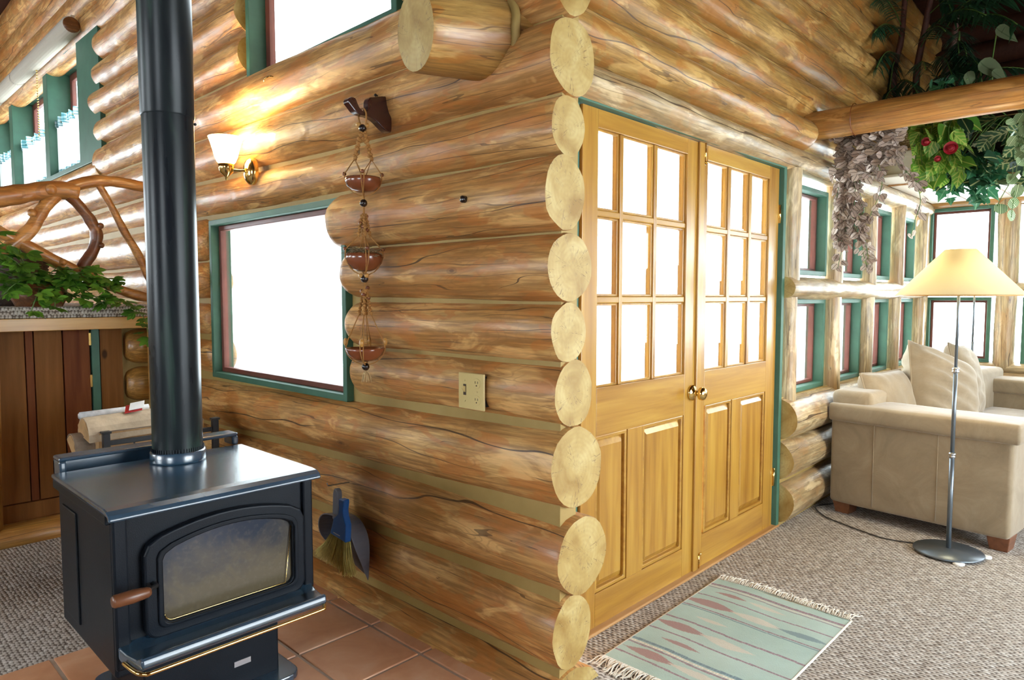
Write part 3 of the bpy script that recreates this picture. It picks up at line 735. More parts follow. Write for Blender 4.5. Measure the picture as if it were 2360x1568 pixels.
ra = thing('twig_railing', 'rustic railing of peeled bent branches on the raised landing', 'railing', (1.0, 4.34, 1.25))
def branch(name, pts, r, mat='twig_wood', seed=0, y=4.34, nub=()):
    P = []
    pts = [V((a, y + (c[0] if c else 0), z)) for a, z, *c in pts]
    n = len(pts) - 1
    for i in range(n):                                             # Catmull-Rom
        p0, p1, p2, p3 = pts[max(0, i - 1)], pts[i], pts[i + 1], pts[min(n, i + 2)]
        for k in range(6):
            t = k / 6; P.append(.5 * ((2 * p1) + (p2 - p0) * t + (2 * p0 - 5 * p1 + 4 * p2 - p3) * t * t + (3 * p1 - p0 - 3 * p2 + p3) * t ** 3))
    P.append(pts[-1]); m = len(P)
    R = [(r if not isinstance(r, tuple) else r[0] + (r[1] - r[0]) * i / (m - 1)) * (1 + .16 * noise.noise(V((i * .35, seed * 3.1, 0)))) for i in range(m)]
    mb = MB().tube(P, R, 14)
    for (i, rr, dx, dz) in nub: mb.ball(P[i] + V((dx, -R[i] * .8, dz)), rr, 10)
    return build(name, mb, mat, ra)
branch('top_rail', [(.50, 1.745), (.66, 1.785), (.80, 1.825), (.93, 1.862), (1.03, 1.877), (1.10, 1.868)], (.052, .047), seed=1, nub=((20, .030, 0, 0), (8, .018, .01, -.03)))
branch('branch', [(1.50, 1.935), (1.40, 1.945), (1.28, 1.955), (1.16, 1.938), (1.06, 1.893), (.98, 1.83), (.925, 1.75), (.88, 1.66), (.80, 1.575), (.72, 1.50)], (.030, .036), seed=2, nub=((38, .022, -.03, .02),))
branch('branch', [(.52, 1.72), (.66, 1.68), (.80, 1.60), (.93, 1.525), (1.05, 1.458), (1.15, 1.412), (1.27, 1.352), (1.40, 1.305), (1.52, 1.285)], (.034, .026), seed=3, nub=((22, .02, 0, .01), (36, .02, .02, -.01)))
branch('curved_branch', [(1.06, 1.855), (1.115, 1.79), (1.16, 1.72), (1.185, 1.65), (1.165, 1.56), (1.12, 1.485), (1.095, 1.44)], .030, 'bark_wood', seed=4, nub=((22, .016, .025, 0), (14, .018, .028, 0)))
branch('branch', [(1.20, 1.935), (1.235, 1.87), (1.275, 1.79), (1.33, 1.67), (1.385, 1.57), (1.43, 1.46), (1.47, 1.37)], (.019, .024), seed=5)
branch('branch', [(.72, 1.50), (.66, 1.40), (.60, 1.25)], .035, seed=6)
branch('rail_post', [(1.505, 1.25), (1.505, 1.6), (1.50, 1.97)], .035, seed=7)

# ================================================================== foliage helpers
SH = {
 'heart': [(0, .05), (.03, .55), (.14, .95), (.3, 1), (.5, .86), (.72, .5), (.88, .2), (1, 0)],
 'oval': [(0, .06), (.12, .55), (.32, .95), (.5, 1), (.7, .8), (.88, .4), (1, 0)],
 'lance': [(0, .1), (.12, .7), (.32, 1), (.6, .75), (.85, .3), (1, 0)],
 'round': [(0, .15), (.08, .6), (.25, .92), (.5, 1), (.75, .88), (.92, .5), (1, 0)],
 'ivy': [(0, .12), (.03, .62), (.10, .88), (.2, 1.0), (.27, .62), (.36, .66), (.48, .86), (.54, .5), (.7, .32), (.86, .14), (1, 0)],
}
def leaf(mb, p, d, up, L, W, kind='oval', droop=.25, fold=.18, mi=0):
    p = V(p); d = V(d).normalized(); up = V(up)
    up = up - d * up.dot(d)
    up = up.normalized() if up.length > 1e-4 else d.orthogonal().normalized()
    s = d.cross(up); vs = []; at = []; rn = random.random(); cu = random.uniform(-.2, .2)
    S = SH[kind]
    for v, w in S:
        b = p + d * (v * L) - up * (droop * v * v * L) + s * (cu * v * v * L * .5)
        wv = max(w, .01) * W * .5
        vs += [b - s * wv, b - up * (fold * wv), b + s * wv]
        at += [(rn, .5 - .5 * w, v), (rn, .5, v), (rn, .5 + .5 * w, v)]
    fs = []
    for i in range(len(S) - 1):
        a = i * 3; fs += [(a, a + 1, a + 4, a + 3), (a + 1, a + 2, a + 5, a + 4)]
    vs = [V((q.x, min(q.y, 1.435), q.z)) if q.x > 3.8 else q for q in vs]
    mb.add(vs, fs, mi, at, True)
def rdir(tilt=(-.6, .6)):
    a = random.uniform(0, 2 * PI); z = random.uniform(*tilt); r = math.sqrt(max(.05, 1 - z * z)); return V((math.cos(a) * r, math.sin(a) * r, z))
def sm(pts, k=5):
    pts = [V(p) for p in pts]; n = len(pts) - 1; P = []
    for i in range(n):
        p0, p1, p2, p3 = pts[max(0, i - 1)], pts[i], pts[i + 1], pts[min(n, i + 2)]
        for q in range(k):
            t = q / k; P.append(.5 * ((2 * p1) + (p2 - p0) * t + (2 * p0 - 5 * p1 + 4 * p2 - p3) * t * t + (3 * p1 - p0 - 3 * p2 + p3) * t ** 3))
    return P + [pts[-1]]
def along(P, gap):
    out = []; acc = 0
    for a, b in zip(P, P[1:]):
        L = (b - a).length; acc += L
        if acc >= gap: acc = 0; out.append((b, (b - a).normalized()))
    return out
TOCAM = V((-.72, -.68, .1))

# ---- creeper in a driftwood basket on the landing
iv = thing('creeper_plant', 'leafy green creeper spilling over the landing edge from a bark basket', 'plant', (.90, 4.36, 1.25))
pot = MB().lathe([(.001, 1.25), (.105, 1.25), (.13, 1.30), (.125, 1.365), (.11, 1.37), (.10, 1.33), (.001, 1.33)], (.90, 4.335, 0), 20)
build('basket', pot, 'bark_wood', iv)
lv = MB(); stm = MB()
def palmate(p, d, up, L):
    s = d.cross(up).normalized()
    for a, k in ((-1.15, .62), (-.58, .85), (0, 1), (.58, .85), (1.15, .62)):
        leaf(lv, p, d * math.cos(a) + s * math.sin(a), up, L * k, L * k * .48, 'oval', .2, .25)
random.seed(21)
vines = [[(.9, 4.32, 1.36), (.78, 4.22, 1.52), (.68, 4.18, 1.60), (.62, 4.17, 1.63)], [(.9, 4.32, 1.36), (.82, 4.24, 1.48), (.80, 4.2, 1.54)], [(.88, 4.3, 1.36), (.72, 4.2, 1.42), (.62, 4.16, 1.42)], [(.95, 4.3, 1.37), (1.04, 4.24, 1.45), (1.10, 4.2, 1.44)], [(.90, 4.32, 1.36), (.80, 4.25, 1.44), (.70, 4.22, 1.50)], [(.90, 4.32, 1.36), (.84, 4.2, 1.40), (.76, 4.17, 1.36), (.70, 4.2, 1.28)],
 [(.92, 4.32, 1.37), (.98, 4.24, 1.42), (1.06, 4.2, 1.42), (1.14, 4.18, 1.37), (1.2, 4.2, 1.36)], [(.92, 4.32, 1.36), (1.02, 4.2, 1.37), (1.12, 4.16, 1.30), (1.16, 4.17, 1.26)],
 [(.95, 4.3, 1.37), (1.08, 4.2, 1.40), (1.2, 4.2, 1.40), (1.28, 4.2, 1.39)], [(.9, 4.3, 1.36), (.86, 4.16, 1.32), (.82, 4.14, 1.22)], [(.88, 4.3, 1.37), (.78, 4.2, 1.48), (.68, 4.16, 1.53)],
 [(.95, 4.3, 1.36), (1.05, 4.16, 1.30), (1.2, 4.18, 1.28), (1.3, 4.18, 1.26), (1.36, 4.17, 1.18), (1.38, 4.17, 1.10), (1.40, 4.18, 1.06)], [(.9, 4.3, 1.37), (.97, 4.22, 1.46), (.99, 4.2, 1.40)], [(.95, 4.33, 1.37), (1.1, 4.3, 1.39), (1.22, 4.28, 1.35)], [(.9, 4.3, 1.36), (.92, 4.15, 1.30), (.93, 4.14, 1.24)], [(.86, 4.32, 1.36), (.74, 4.28, 1.38), (.66, 4.26, 1.33)]]
for vn in vines:
    P = sm(vn); stm.tube(P, .0025, 5)
    for q, t in along(P, .035):
        for _ in range(2):
            d = (rdir((-.35, .35)) + V((0, -.5, -.05))).normalized(); palmate(q + d * random.uniform(.012, .05), d, (V((0, -.55, .8)) + rdir() * .4).normalized(), random.uniform(.055, .085))
build('stems', stm, 'stem_green', iv); build('foliage', lv, 'leaf_creeper', iv, attr='leaf', recalc=False)
wk = thing('wicker_basket', 'dark woven wicker basket behind the creeper on the landing', 'basket', (.86, 4.72, 1.25))
w = MB(); 
for i in range(13): w.tube([(.86 + (.13 + .004 * i) * math.cos(a), 4.72 + .11 * math.sin(a), 1.265 + i * .024) for a in [2 * PI * k / 20 for k in range(21)]], .013, 6)
w.lathe([(.001, 1.25), (.125, 1.25), (.14, 1.3), (.16, 1.55)], (.86, 4.72, 0), 16)
build('weave', w, 'dark_wicker', wk)

# ================================================================== café curtains and blind
for i, (a, b, lab) in enumerate(((6.28, 7.30, 'right of the three white café curtains, gingham trimmed'), (7.30, 8.70, 'middle one of the three white café curtains'), (8.74, 9.62, 'leftmost white café curtain, cut by the picture edge'))):
    nx, nz = 90, 44; vs = []; at = []; z0, z1 = 2.385 + .0, 2.88
    for j in range(nz + 1):
        for k in range(nx + 1):
            s = k / nx; t = j / nz; y = a + (b - a) * s
            z = z0 + (z1 - z0) * t + (.012 * math.sin(s * 40) if j == nz else 0) - (.02 * math.sin(s * 7 + i) if j == 0 else 0)
            fold = .016 * math.sin(s * 34 + i) + .010 * math.sin(s * 71 + 2) * (1.8 if t > .86 else 1)
            vs.append((1.70 + fold + (.012 * math.sin(s * 120) if t > .86 else 0), y, z))
            gx = int(s * (b - a) / .018) % 2; gz_ = int(z / .018) % 2
            if t > .87 or t < .11: c = (.03, .13, .15) if gx and gz_ else ((.16, .30, .32) if gx or gz_ else (.62, .68, .68))
            else: c = (.86, .88, .86)
            if .845 < t < .875: c = (.02, .10, .12)
            at.append(c)
    fs = [(j * (nx + 1) + k, j * (nx + 1) + k + 1, (j + 1) * (nx + 1) + k + 1, (j + 1) * (nx + 1) + k) for j in range(nz) for k in range(nx)]
    c = thing('cafe_curtain', lab, 'curtain', (1.70, (a + b) / 2, z0), group='café curtains')
    build('cloth', MB().add(vs, fs, 0, at, True), 'gingham_cloth', c, attr='pattern', recalc=False)
    build('curtain_rod', MB().tube([(1.70, a - .02, 2.845), (1.70, b + .02, 2.845)], .006, 8), 'brass', c)
bl = thing('roller_blind', 'ribbed rolled up bamboo blind hanging above the far left windows', 'blind', (1.545, 7.8, 3.28))
pr_ = []
for i in range(181):
    y = 6.02 + 3.6 * i / 180; pr_.append((.058 + .009 * (i % 2) - (.012 if 88 < i < 92 else 0), y))
b = MB().lathe([(.001, 6.02)] + pr_ + [(.001, 9.62)], (1.53, 0, 3.34), 22, axis='y', mi=0, smooth=False)
for r_ in range(1, 181):
    if r_ % 2 == 0:
        for q in range(22): b.mi[r_ * 22 + q] = 1
build('rolled_slats', b, ['blind_paper', 'blind_groove_shade'], bl)
build('end_disc', MB().lathe([(.001, 6.012), (.030, 6.012), (.055, 6.014), (.058, 6.022)], (1.53, 0, 3.34), 20, axis='y'), 'bark_wood', bl)
bx('head_rail', 'blind_paper', bl, 1.535, 1.56, 6.05, 9.62, 3.41, 3.425)
cd = MB()
for y in (6.5, 7.25, 7.6, 8.6): build('hook', MB().tube([(1.55, y, 3.42), (1.55, y, 3.45), (1.58, y, 3.46)], .005, 6), 'black_metal', bl)
for y in (7.2,): 
    for i in range(26): cd.ball((1.55, y, 3.27 - i * .022), .008, 6)
build('bead_chain', cd, 'brass', bl)

# ================================================================== wall lamp
sc = thing('wall_lamp', 'brass wall lamp with glowing white bell glass shade on the log wall', 'lamp', (1.575, 3.28, 1.86))
bp = MB(); 
for k in range(1): bp.lathe([(.001, -.028), (.020, -.026), (.038, -.018), (.046, -.008), (.050, 0), (.050, .02)], (0, 0, 0), 28, axis='x')
bp.v = [(1.575 + x, 3.28 + y, 1.918 + z * 1.32) for x, y, z in bp.v]
build('back_plate', bp, 'brass', sc)
build('arm', MB().tube(sm([(1.555, 3.28, 1.918), (1.53, 3.29, 1.915), (1.495, 3.31, 1.918), (1.478, 3.322, 1.924)]), .008, 10), 'brass', sc)
ax = (1.478, 3.325, 0)
build('socket_cup', MB().lathe([(.001, 1.868), (.005, 1.870), (.006, 1.882), (.014, 1.890), (.030, 1.905), (.036, 1.925), (.038, 1.944), (.034, 1.946), (.028, 1.94), (.001, 1.93)], ax, 24), 'brass', sc)
build('glass_shade', MB().lathe([(.032, 1.945), (.042, 1.955), (.053, 1.98), (.060, 2.01), (.070, 2.045), (.080, 2.072), (.077, 2.072), (.066, 2.045), (.056, 2.01), (.049, 1.98), (.038, 1.96), (.028, 1.95)], ax, 32), 'lit_glass', sc)
build('bulb', MB().ball((1.478, 3.325, 2.0), .024, 14, sc=(1, 1, 1.4)), 'bulb_glow', sc)
L = D.lights.new('wall_lamp_light', 'POINT'); L.energy = 15; L.color = (1, .76, .40); L.shadow_soft_size = .03
o = D.objects.new('wall_lamp_light', L); COL.objects.link(o); o.location = (1.478, 3.325, 2.085)

# ================================================================== hanging bowls
YH = 2.163
br_ = thing('hook_bracket', 'dark wooden hook bracket on the log wall holding up three bowls', 'bracket', (1.58, YH, 1.926))
cv0 = [(1.403, 1.998), (1.406, 2.012), (1.418, 2.02), (1.434, 2.018), (1.443, 2.002), (1.452, 1.988), (1.466, 1.980), (1.479, 1.982), (1.487, 1.996), (1.488, 2.018), (1.497, 2.034), (1.512, 2.039), (1.563, 2.052), (1.583, 2.04), (1.592, 1.99), (1.592, 1.93), (1.58, 1.924), (1.565, 1.926), (1.545, 1.938), (1.52, 1.955), (1.49, 1.964), (1.466, 1.964), (1.444, 1.967), (1.424, 1.977)]
cl_ = sm([V((a, 0, b)) for a, b in cv0[-2:] + cv0 + cv0[:2]], 4)[8:-8]; cv = [(p.x, p.z) for p in cl_[:-1]] if len(cl_) else cv0
build('hook', MB().prism(cv, lambda a, b, d: (a, YH + d, b), -.017, .017), 'bracket_wood', br_, bevel=.004)
hg = thing('bowl_hanger', 'knotted cord hanger with beads and tassel, looped over the dark bracket', 'hanger', (1.473, YH, .98))
HX = 1.473
cords = MB(); kn_ = MB()
def braid(p, q, r, n=14):
    p = V(p); q = V(q)
    for i in range(n + 1):
        t = i / n; c = p.lerp(q, t); kn_.ball(c + V((r * .5 * math.cos(i * 2.4), r * .5 * math.sin(i * 2.4), 0)), r, 8, sc=(1, 1, .9))
cords.tube(sm([(HX, YH - .02, 1.93), (HX, YH - .024, 1.97), (HX, YH - .004, 1.992), (HX, YH + .02, 1.985), (HX, YH + .024, 1.96), (HX, YH + .008, 1.925)]), .0035, 6)
bowls = [(1.741, 1.686, .068, 1.922), (1.462, 1.394, .070, 1.620), (1.110, 1.058, .074, 1.340)]
bd_, bb_, bt_ = [], [], []
bd_.append((HX, YH, 1.921)); bt_ += [(HX - .012, YH + .01, 1.934), (HX + .012, YH - .012, 1.932)]
build('cord', cords, 'cord', hg)
for i, (zt, zbm, r, ztop) in enumerate(bowls):
    cords = MB(); kn_ = MB()
    nb = (.10, .05, .06)[i]
    for k in range(4):
        a = PI / 4 + k * PI / 2 + (.15, .35, .0)[i]; dx, dy = math.cos(a), math.sin(a)
        ktop = (HX + dx * .006, YH + dy * .006, ztop - .014); ko = (.030, .022, .022)[i]; kb = (HX + dx * ko, YH + dy * ko, ztop - .014 - nb - (.0 if i == 0 else .03))
        if k % 2 == 1 or i > 0: braid(ktop, kb, .0075 if i == 0 else .0055, 16)
        for s in (-.10, .10):
            a2 = a + s * .9
            rim = (HX + math.cos(a2) * r * .98, YH + math.sin(a2) * r * .98, zt + .014)
            j = k if (k % 2 == 1 or i > 0) else (k + (1 if s > 0 else -1)) % 4
            aj = PI / 4 + j * PI / 2 + (.15, .35, .0)[i]
            cords.tube([(HX + math.cos(aj) * ko, YH + math.sin(aj) * ko, kb[2]), rim], .0018, 5)
            low = [rim]
            for q in range(1, 7):
                f = q / 6; rr = math.cos(f * PI / 2) * (r * 1.03) ; low.append((HX + math.cos(a2 - s * .9 * f) * max(rr, .006), YH + math.sin(a2 - s * .9 * f) * max(rr, .006), zt + .01 - (zt - zbm + .022) * (math.sin(f * PI / 2))))
            cords.tube(low, .002, 5)
        pos = (HX + dx * r, YH + dy * r, zt + (.012, .016, .022)[i])
        (bb_ if i < 2 else bt_).append(pos)
    cords.tube([(HX, YH, zbm + .001), (HX, YH, zbm - .03), (HX, YH, (1.60, 1.325, 1.02)[i])], .004, 7)
    build('cord', cords, 'cord', hg); build('knotted_braid', kn_, 'cord', hg)
    bd_.append((HX, YH, (1.648, 1.368, 1.038)[i]))
    if i == 1: bt_ += [(HX + .014 * math.cos(a), YH + .014 * math.sin(a), 1.380) for a in (0.5, 2.6, 4.7)]
for k in range(5): bb_.append((HX + .012 * math.cos(k * 1.3), YH + .012 * math.sin(k * 1.3), 1.60 - k * .013)); bb_.append((HX + .013 * math.cos(k * 1.9), YH + .013 * math.sin(k * 1.9), 1.335 - k * .013))
for p in bd_: build('dark_bead', MB().ball(p, .0145, 14), 'bead_dark', hg)
for p in bb_: build('bead', MB().ball(p, .0075, 10), 'bead_brown', hg)
for p in bt_: build('tan_bead', MB().ball(p, .009, 10, sc=(1, 1, 1.7 if p[2] < 1.2 else 1)), 'bead_tan', hg)
ts = MB()
random.seed(3)
for k in range(26):
    a = random.uniform(0, 2 * PI); r = random.uniform(.006, .022); ts.tube([(HX, YH, 1.026), (HX + r * .6 * math.cos(a), YH + r * .6 * math.sin(a), 1.012), (HX + r * math.cos(a), YH + r * math.sin(a), 1.012 - random.uniform(.016, .034))], .0016, 4)
build('tassel', ts, 'tassel', hg)
build('feather', MB().ball((HX + .0, YH + .028, 1.842), .005, 8, sc=(1, 1, 3)), 'dry_grass', hg)
lb = ('glossy brown wooden bowl, topmost in the cord hanger', 'brown wooden bowl filled with dry grass, middle of the hanger', 'lighter brown wooden bowl, lowest in the cord hanger')
for i, (zt, zbm, r, _) in enumerate(bowls):
    h = zt - zbm
    if i < 2: pf = [(.001, zbm), (r * .35, zbm + h * .03), (r * .65, zbm + h * .16), (r * .88, zbm + h * .42), (r * .99, zbm + h * .72), (r * .98, zbm + h * .9), (r * .93, zt), (r * .88, zt - .002), (r * .86, zbm + h * .6), (r * .5, zbm + h * .25), (.001, zbm + h * .18)]
    else: pf = [(.001, zbm), (r * .35, zbm + h * .04), (r * .65, zbm + h * .2), (r * .86, zbm + h * .5), (r * .96, zbm + h * .8), (r * 1.0, zt), (r * .95, zt), (r * .8, zbm + h * .5), (r * .5, zbm + h * .25), (.001, zbm + h * .16)]
    tag(build('bowl', MB().lathe(pf, (HX, YH, 0), 36), 'bowl_wood'), lb[i], 'bowl', group='bowls in the cord hanger')
g = MB(); random.seed(5)
for k in range(170):
    a = random.uniform(0, 2 * PI); r = .06 * math.sqrt(random.random()); z = 1.452 + random.uniform(-.01, .022)
    b = random.uniform(0, 2 * PI); l = random.uniform(.02, .045)
    p = V((HX + r * math.cos(a), YH + r * math.sin(a), z)); q = p + V((math.cos(b) * l, math.sin(b) * l, random.uniform(-.008, .02)))
    if (V((q.x - HX, q.y - YH, 0))).length > .084: q = p.lerp(q, .4)
    g.tube([p, p.lerp(q, .5) + V((0, 0, .006)), q], .0012, 3)
tag(build('dry_grass', g, 'dry_grass', None), 'nest of dry grass in the middle hanging bowl', 'grass', kind='stuff')

# small fittings on the wall
pg = thing('wood_peg', 'dark round peg in the log beside the corner, above the outlet plate', 'peg', (1.59, 1.70, 1.625))
build('pin', MB().lathe([(.001, -.03), (.010, -.03), (.012, -.027), (.012, .03), (.001, .03)], (1.572, 1.70, 1.625), 14, axis='x'), 'bead_dark', pg)
tag(build('wire_hook', MB().tube(sm([(1.59, 3.02, 2.315), (1.565, 3.03, 2.318), (1.55, 3.05, 2.31), (1.552, 3.07, 2.302), (1.56, 3.08, 2.306)]), .003, 6), 'brass'), 'small brass wire hook in the log below the upper window', 'hook')
tag(build('nail', MB().tube([(1.60, 2.20, 2.062), (1.56, 2.20, 2.066)], .003, 6).ball((1.558, 2.20, 2.066), .006, 8), 'black_metal'), 'dark bent nail in the log just above the hook bracket', 'nail')

pl = thing('outlet_plate', 'almond wall plate with one switch and two sockets near the corner', 'wall plate', (1.594, 1.70, .915))
PX = 1.594
oc = [(y, z) for y, z in ((1.642, .914), (1.770, .914), (1.770, 1.040), (1.642, 1.040))]
build('plate', MB().prism(oc, lambda a, b, d: (PX + d, a, b), -.007, .001), 'almond', pl, bevel=.003)
build('box', MB().box(PX, 1.64, 1.655, 1.757, .925, 1.03), 'dark_inside', pl)
build('toggle', MB().add([(PX - .006, 1.732, .970), (PX - .006, 1.742, .970), (PX - .006, 1.742, .992), (PX - .006, 1.732, .992), (PX - .022, 1.734, .988), (PX - .022, 1.740, .988), (PX - .020, 1.740, .996), (PX - .020, 1.734, .996)], [(0, 3, 2, 1), (4, 5, 6, 7), (0, 1, 5, 4), (1, 2, 6, 5), (2, 3, 7, 6), (3, 0, 4, 7)]), 'almond', pl)
bx('toggle_slot', 'slot_dark', pl, PX - .0078, PX - .006, 1.730, 1.744, .962, 1.0)
for z in (.948, 1.006):
    pts = [(1.676 + .018 * math.cos(a) * (1 if abs(math.cos(a)) < .85 else .85 / abs(math.cos(a))) , z + .0175 * math.sin(a)) for a in [2 * PI * k / 20 for k in range(20)]]
    s = build('socket', MB().prism(pts, lambda a, b, d: (PX + d, a, b), -.0095, -.005), 'almond', pl, bevel=.001)
    build('slots', MB().box(PX - .0102, PX - .009, 1.669, 1.671, z, z + .008).box(PX - .0102, PX - .009, 1.681, 1.683, z, z + .008).ball((PX - .0092, 1.676, z - .007), .0026, 8), 'slot_dark', s)
for y, z in ((1.676, .977), (1.737, 1.012), (1.737, .942)): build('screw', MB().ball((PX - .007, y, z), .0032, 8, sc=(.5, 1, 1)), 'almond', pl)

# ---- dustpan and whisk broom hanging on a nail
dp = thing('dustpan', 'grey plastic dustpan hanging upright on the log wall by the stove', 'dustpan', (1.56, 2.46, .13))
def P2(a, z, d): return (1.575 - d, a, z)
def spine(h): return 2.435 - .02 * h
po = [(2.425, .13), (2.60, .20), (2.638, .27), (2.618, .35), (2.565, .395), (2.515, .40), (2.44, .405), (2.37, .37), (2.332, .29), (2.335, .21)]
walls = [(2.36, .155), (2.352, .29), (2.385, .36), (2.45, .39), (2.55, .385), (2.6, .345), (2.615, .28), (2.585, .215)]
vs = []; fs = []; pan = MB()
hh = [.012, .075, .085, .085, .085, .08, .06, .012]
w3 = sm([(a, z, h) for (a, z), h in zip(walls, hh)], 4); walls = [(p.x, p.y) for p in w3]; hh = [p.z for p in w3]
for (a, z), h in zip(walls, hh):
    a -= .05
    cx, cz = 2.425, .28; k = 1.10
    vs += [P2(a, z, 0), P2(cx + (a - cx) * k, cz + (z - cz) * k, h), P2(cx + (a - cx) * (k - .04), cz + (z - cz) * (k - .04), h), P2(cx + (a - cx) * .95, cz + (z - cz) * .95, .006)]
for i in range(len(walls) - 1):
    for j in range(4): fs.append((i * 4 + j, i * 4 + (j + 1) % 4, i * 4 + 4 + (j + 1) % 4, i * 4 + 4 + j))
fs += [(0, 1, 2, 3), tuple(len(vs) - 4 + j for j in range(4))[::-1]]
pan.prism([(a - .05, z) for a, z in walls], P2, .0, .006)
pan.add(vs, fs)
build('pan', pan, 'grey_plastic', dp, bevel=.002)
hd = [(2.470, .375), (2.440, .375), (2.428, .44), (2.425, .475), (2.428, .50), (2.440, .510), (2.455, .508), (2.463, .485), (2.466, .44)]
build('handle', MB().prism(hd, P2, .045, .070), 'grey_plastic', dp, bevel=.006)
bm_ = thing('whisk_broom', 'whisk broom with blue plastic collar and yellow bristles, clipped into the grey dustpan', 'broom', (1.46, 2.48, .09))
Q = lambda a, z, d: (1.478 - d, a * .94, 1.3 + (z - 1.3) * .94)
cl = [(2.462, .445), (2.500, .445), (2.506, .43), (2.503, .40), (2.512, .375), (2.545, .35), (2.575, .275), (2.455, .262), (2.448, .34), (2.466, .375), (2.468, .40), (2.462, .43)]
build('collar', MB().prism(cl, Q, -.014, .014), 'blue_plastic', bm_, bevel=.005)
build('staple', MB().prism([(2.495, .283), (2.545, .287), (2.545, .290), (2.495, .286)], Q, .0135, .0155), 'steel', bm_)
bs = MB(); random.seed(9)
for k in range(520):
    t = random.random(); d0 = random.uniform(-.012, .012); a0 = 2.458 + .112 * t; z0 = .264 + .013 * t
    a1 = 2.425 + .285 * t + random.uniform(-.012, .012); z1 = .128 + (.035 * (t - .2) if t > .2 else -.02 * t) + random.uniform(-.012, .02); d1 = d0 * 1.7
    bs.tube([Q(a0, z0 + .01, d0), Q(a0 + (a1 - a0) * .42, z0 + (z1 - z0) * .5, (d0 + d1) / 2 + .003), Q(a1, z1, d1)], .0011, 3)
build('bristles', bs, 'broom_bristle', bm_)
tag(build('wall_nail', MB().tube([(1.59, 2.47, .515), (1.49, 2.47, .52), (1.485, 2.47, .532)], .003, 6), 'steel'), 'shiny nail holding the dustpan handle', 'nail')
# ================================================================== wood stove
st = thing('wood_stove', 'black steel wood stove on a pedestal, with arched glass door and brass rail', 'stove', (.84, 2.24, .013))
FS = lambda a, z, d: (a, 1.985 - d, z)                             # out of the front face
def arch(x0, x1, z0, z1, rise, r, n=7, m=14):
    """rounded rectangle with a bowed top; same point count for any size"""
    P = []
    for cx, cz, a0 in ((x0 + r, z0 + r, PI), (x1 - r, z0 + r, 1.5 * PI)):
        P += [(cx + r * math.cos(a0 + PI / 2 * k / n), cz + r * math.sin(a0 + PI / 2 * k / n)) for k in range(n + 1)]
    P += [(x1, z1 - r)]
    for k in range(m + 1):
        t = k / m; x = x1 - r * .35 + (x0 + r * .35 - x1 + r * .35) * t
        e = min(t, 1 - t); P.append((x, z1 + rise * (1 - (2 * t - 1) ** 2) - (r * .25 if e == 0 else 0)))
    P += [(x0, z1 - r)]
    return P
build('pedestal', MB().box(.66, 1.085, 2.13, 2.44, .03, .30), 'stove_black', st, bevel=.006)
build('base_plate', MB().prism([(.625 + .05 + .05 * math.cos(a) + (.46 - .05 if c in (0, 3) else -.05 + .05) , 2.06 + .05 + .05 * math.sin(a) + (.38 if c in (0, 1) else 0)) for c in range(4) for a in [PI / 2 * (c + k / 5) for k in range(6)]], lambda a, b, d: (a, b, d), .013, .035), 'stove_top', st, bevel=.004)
build('name_plate', MB().box(.93, .985, 2.127, 2.131, .10, .118), 'steel', st)
build('body', MB().box(.548, 1.132, 1.985, 2.50, .275, .716), 'stove_black', st, bevel=.008)
for x in (.545,):
    sd = MB().add([(x, 2.44, .30), (x, 2.44, .68), (x, 2.29, .68), (x, 2.29, .30)], [(0, 1, 2, 3)])
    build('side_panel', MB().box(.543, .55, 2.30, 2.45, .32, .66), 'stove_black', st, bevel=.004)
# corner trims and recessed front
for a, b in ((.548, .585), (1.098, 1.132)): build('corner_trim', MB().box(a, b, 1.972, 1.99, .30, .716), 'stove_black', st, bevel=.006)
tp = MB(); prof = [(2.52, .742), (2.0, .742), (1.975, .739), (1.957, .731), (1.950, .720), (1.953, .712), (1.962, .716), (1.970, .724), (2.0, .728), (2.52, .728)]
tp.prism(prof, lambda a, b, d: (d, a, b), .535, 1.152)
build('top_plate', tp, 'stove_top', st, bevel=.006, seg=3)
build('side_lip', MB().box(.536, .552, 1.985, 2.51, .70, .728), 'stove_black', st, bevel=.003)
sh = MB().box(.563, 1.152, 2.545, 2.625, .768, .782).box(.563, .585, 2.545, 2.625, .70, .77).box(1.128, 1.152, 2.545, 2.625, .735, .77).box(.563, 1.02, 2.60, 2.625, .70, .77)
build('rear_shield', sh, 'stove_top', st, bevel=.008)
dr_ = build('door', MB().ring(arch(.618, 1.094, .362, .636, .040, .035), arch(.668, 1.052, .400, .598, .034, .022), FS, .0, .026), 'stove_black', st, bevel=.007, seg=3)
build('door_moulding', MB().ring(arch(.650, 1.068, .388, .612, .036, .024), arch(.664, 1.056, .397, .601, .034, .022), FS, .024, .033), 'stove_black', dr_, bevel=.003)
build('door_glass', MB().prism(arch(.662, 1.058, .394, .604, .034, .022), FS, .008, .013), 'stove_glass', dr_)
build('brass_edge', MB().tube([FS(a, z, .018) for a, z in arch(.669, 1.051, .401, .597, .034, .022)][:9] + [FS(1.051, .58, .018)], .0016, 6), 'brass', dr_)
hx = build('handle_shaft', MB().tube([(.640, 1.965, .520), (.640, 1.935, .522), (.60, 1.910, .522)], .007, 8), 'black_metal', dr_)
build('handle_grip', MB().lathe([(.001, 0), (.013, 0), (.017, .006), (.018, .05), (.014, .085), (.010, .092), (.001, .092)], (.524, 1.908, .522), 16, axis='x'), 'foot_wood', dr_)
lp = MB()
lipp = [(1.99, .345), (1.99, .372), (1.965, .366), (1.93, .362), (1.875, .366), (1.852, .378), (1.842, .374), (1.838, .358), (1.846, .345), (1.88, .335), (1.96, .330)]
lp.prism(lipp, lambda a, b, d: (d + (.018 * (1.99 - a) / .15 if d < .8 else -.030 * (1.99 - a) / .15), a, b), .550, 1.128)
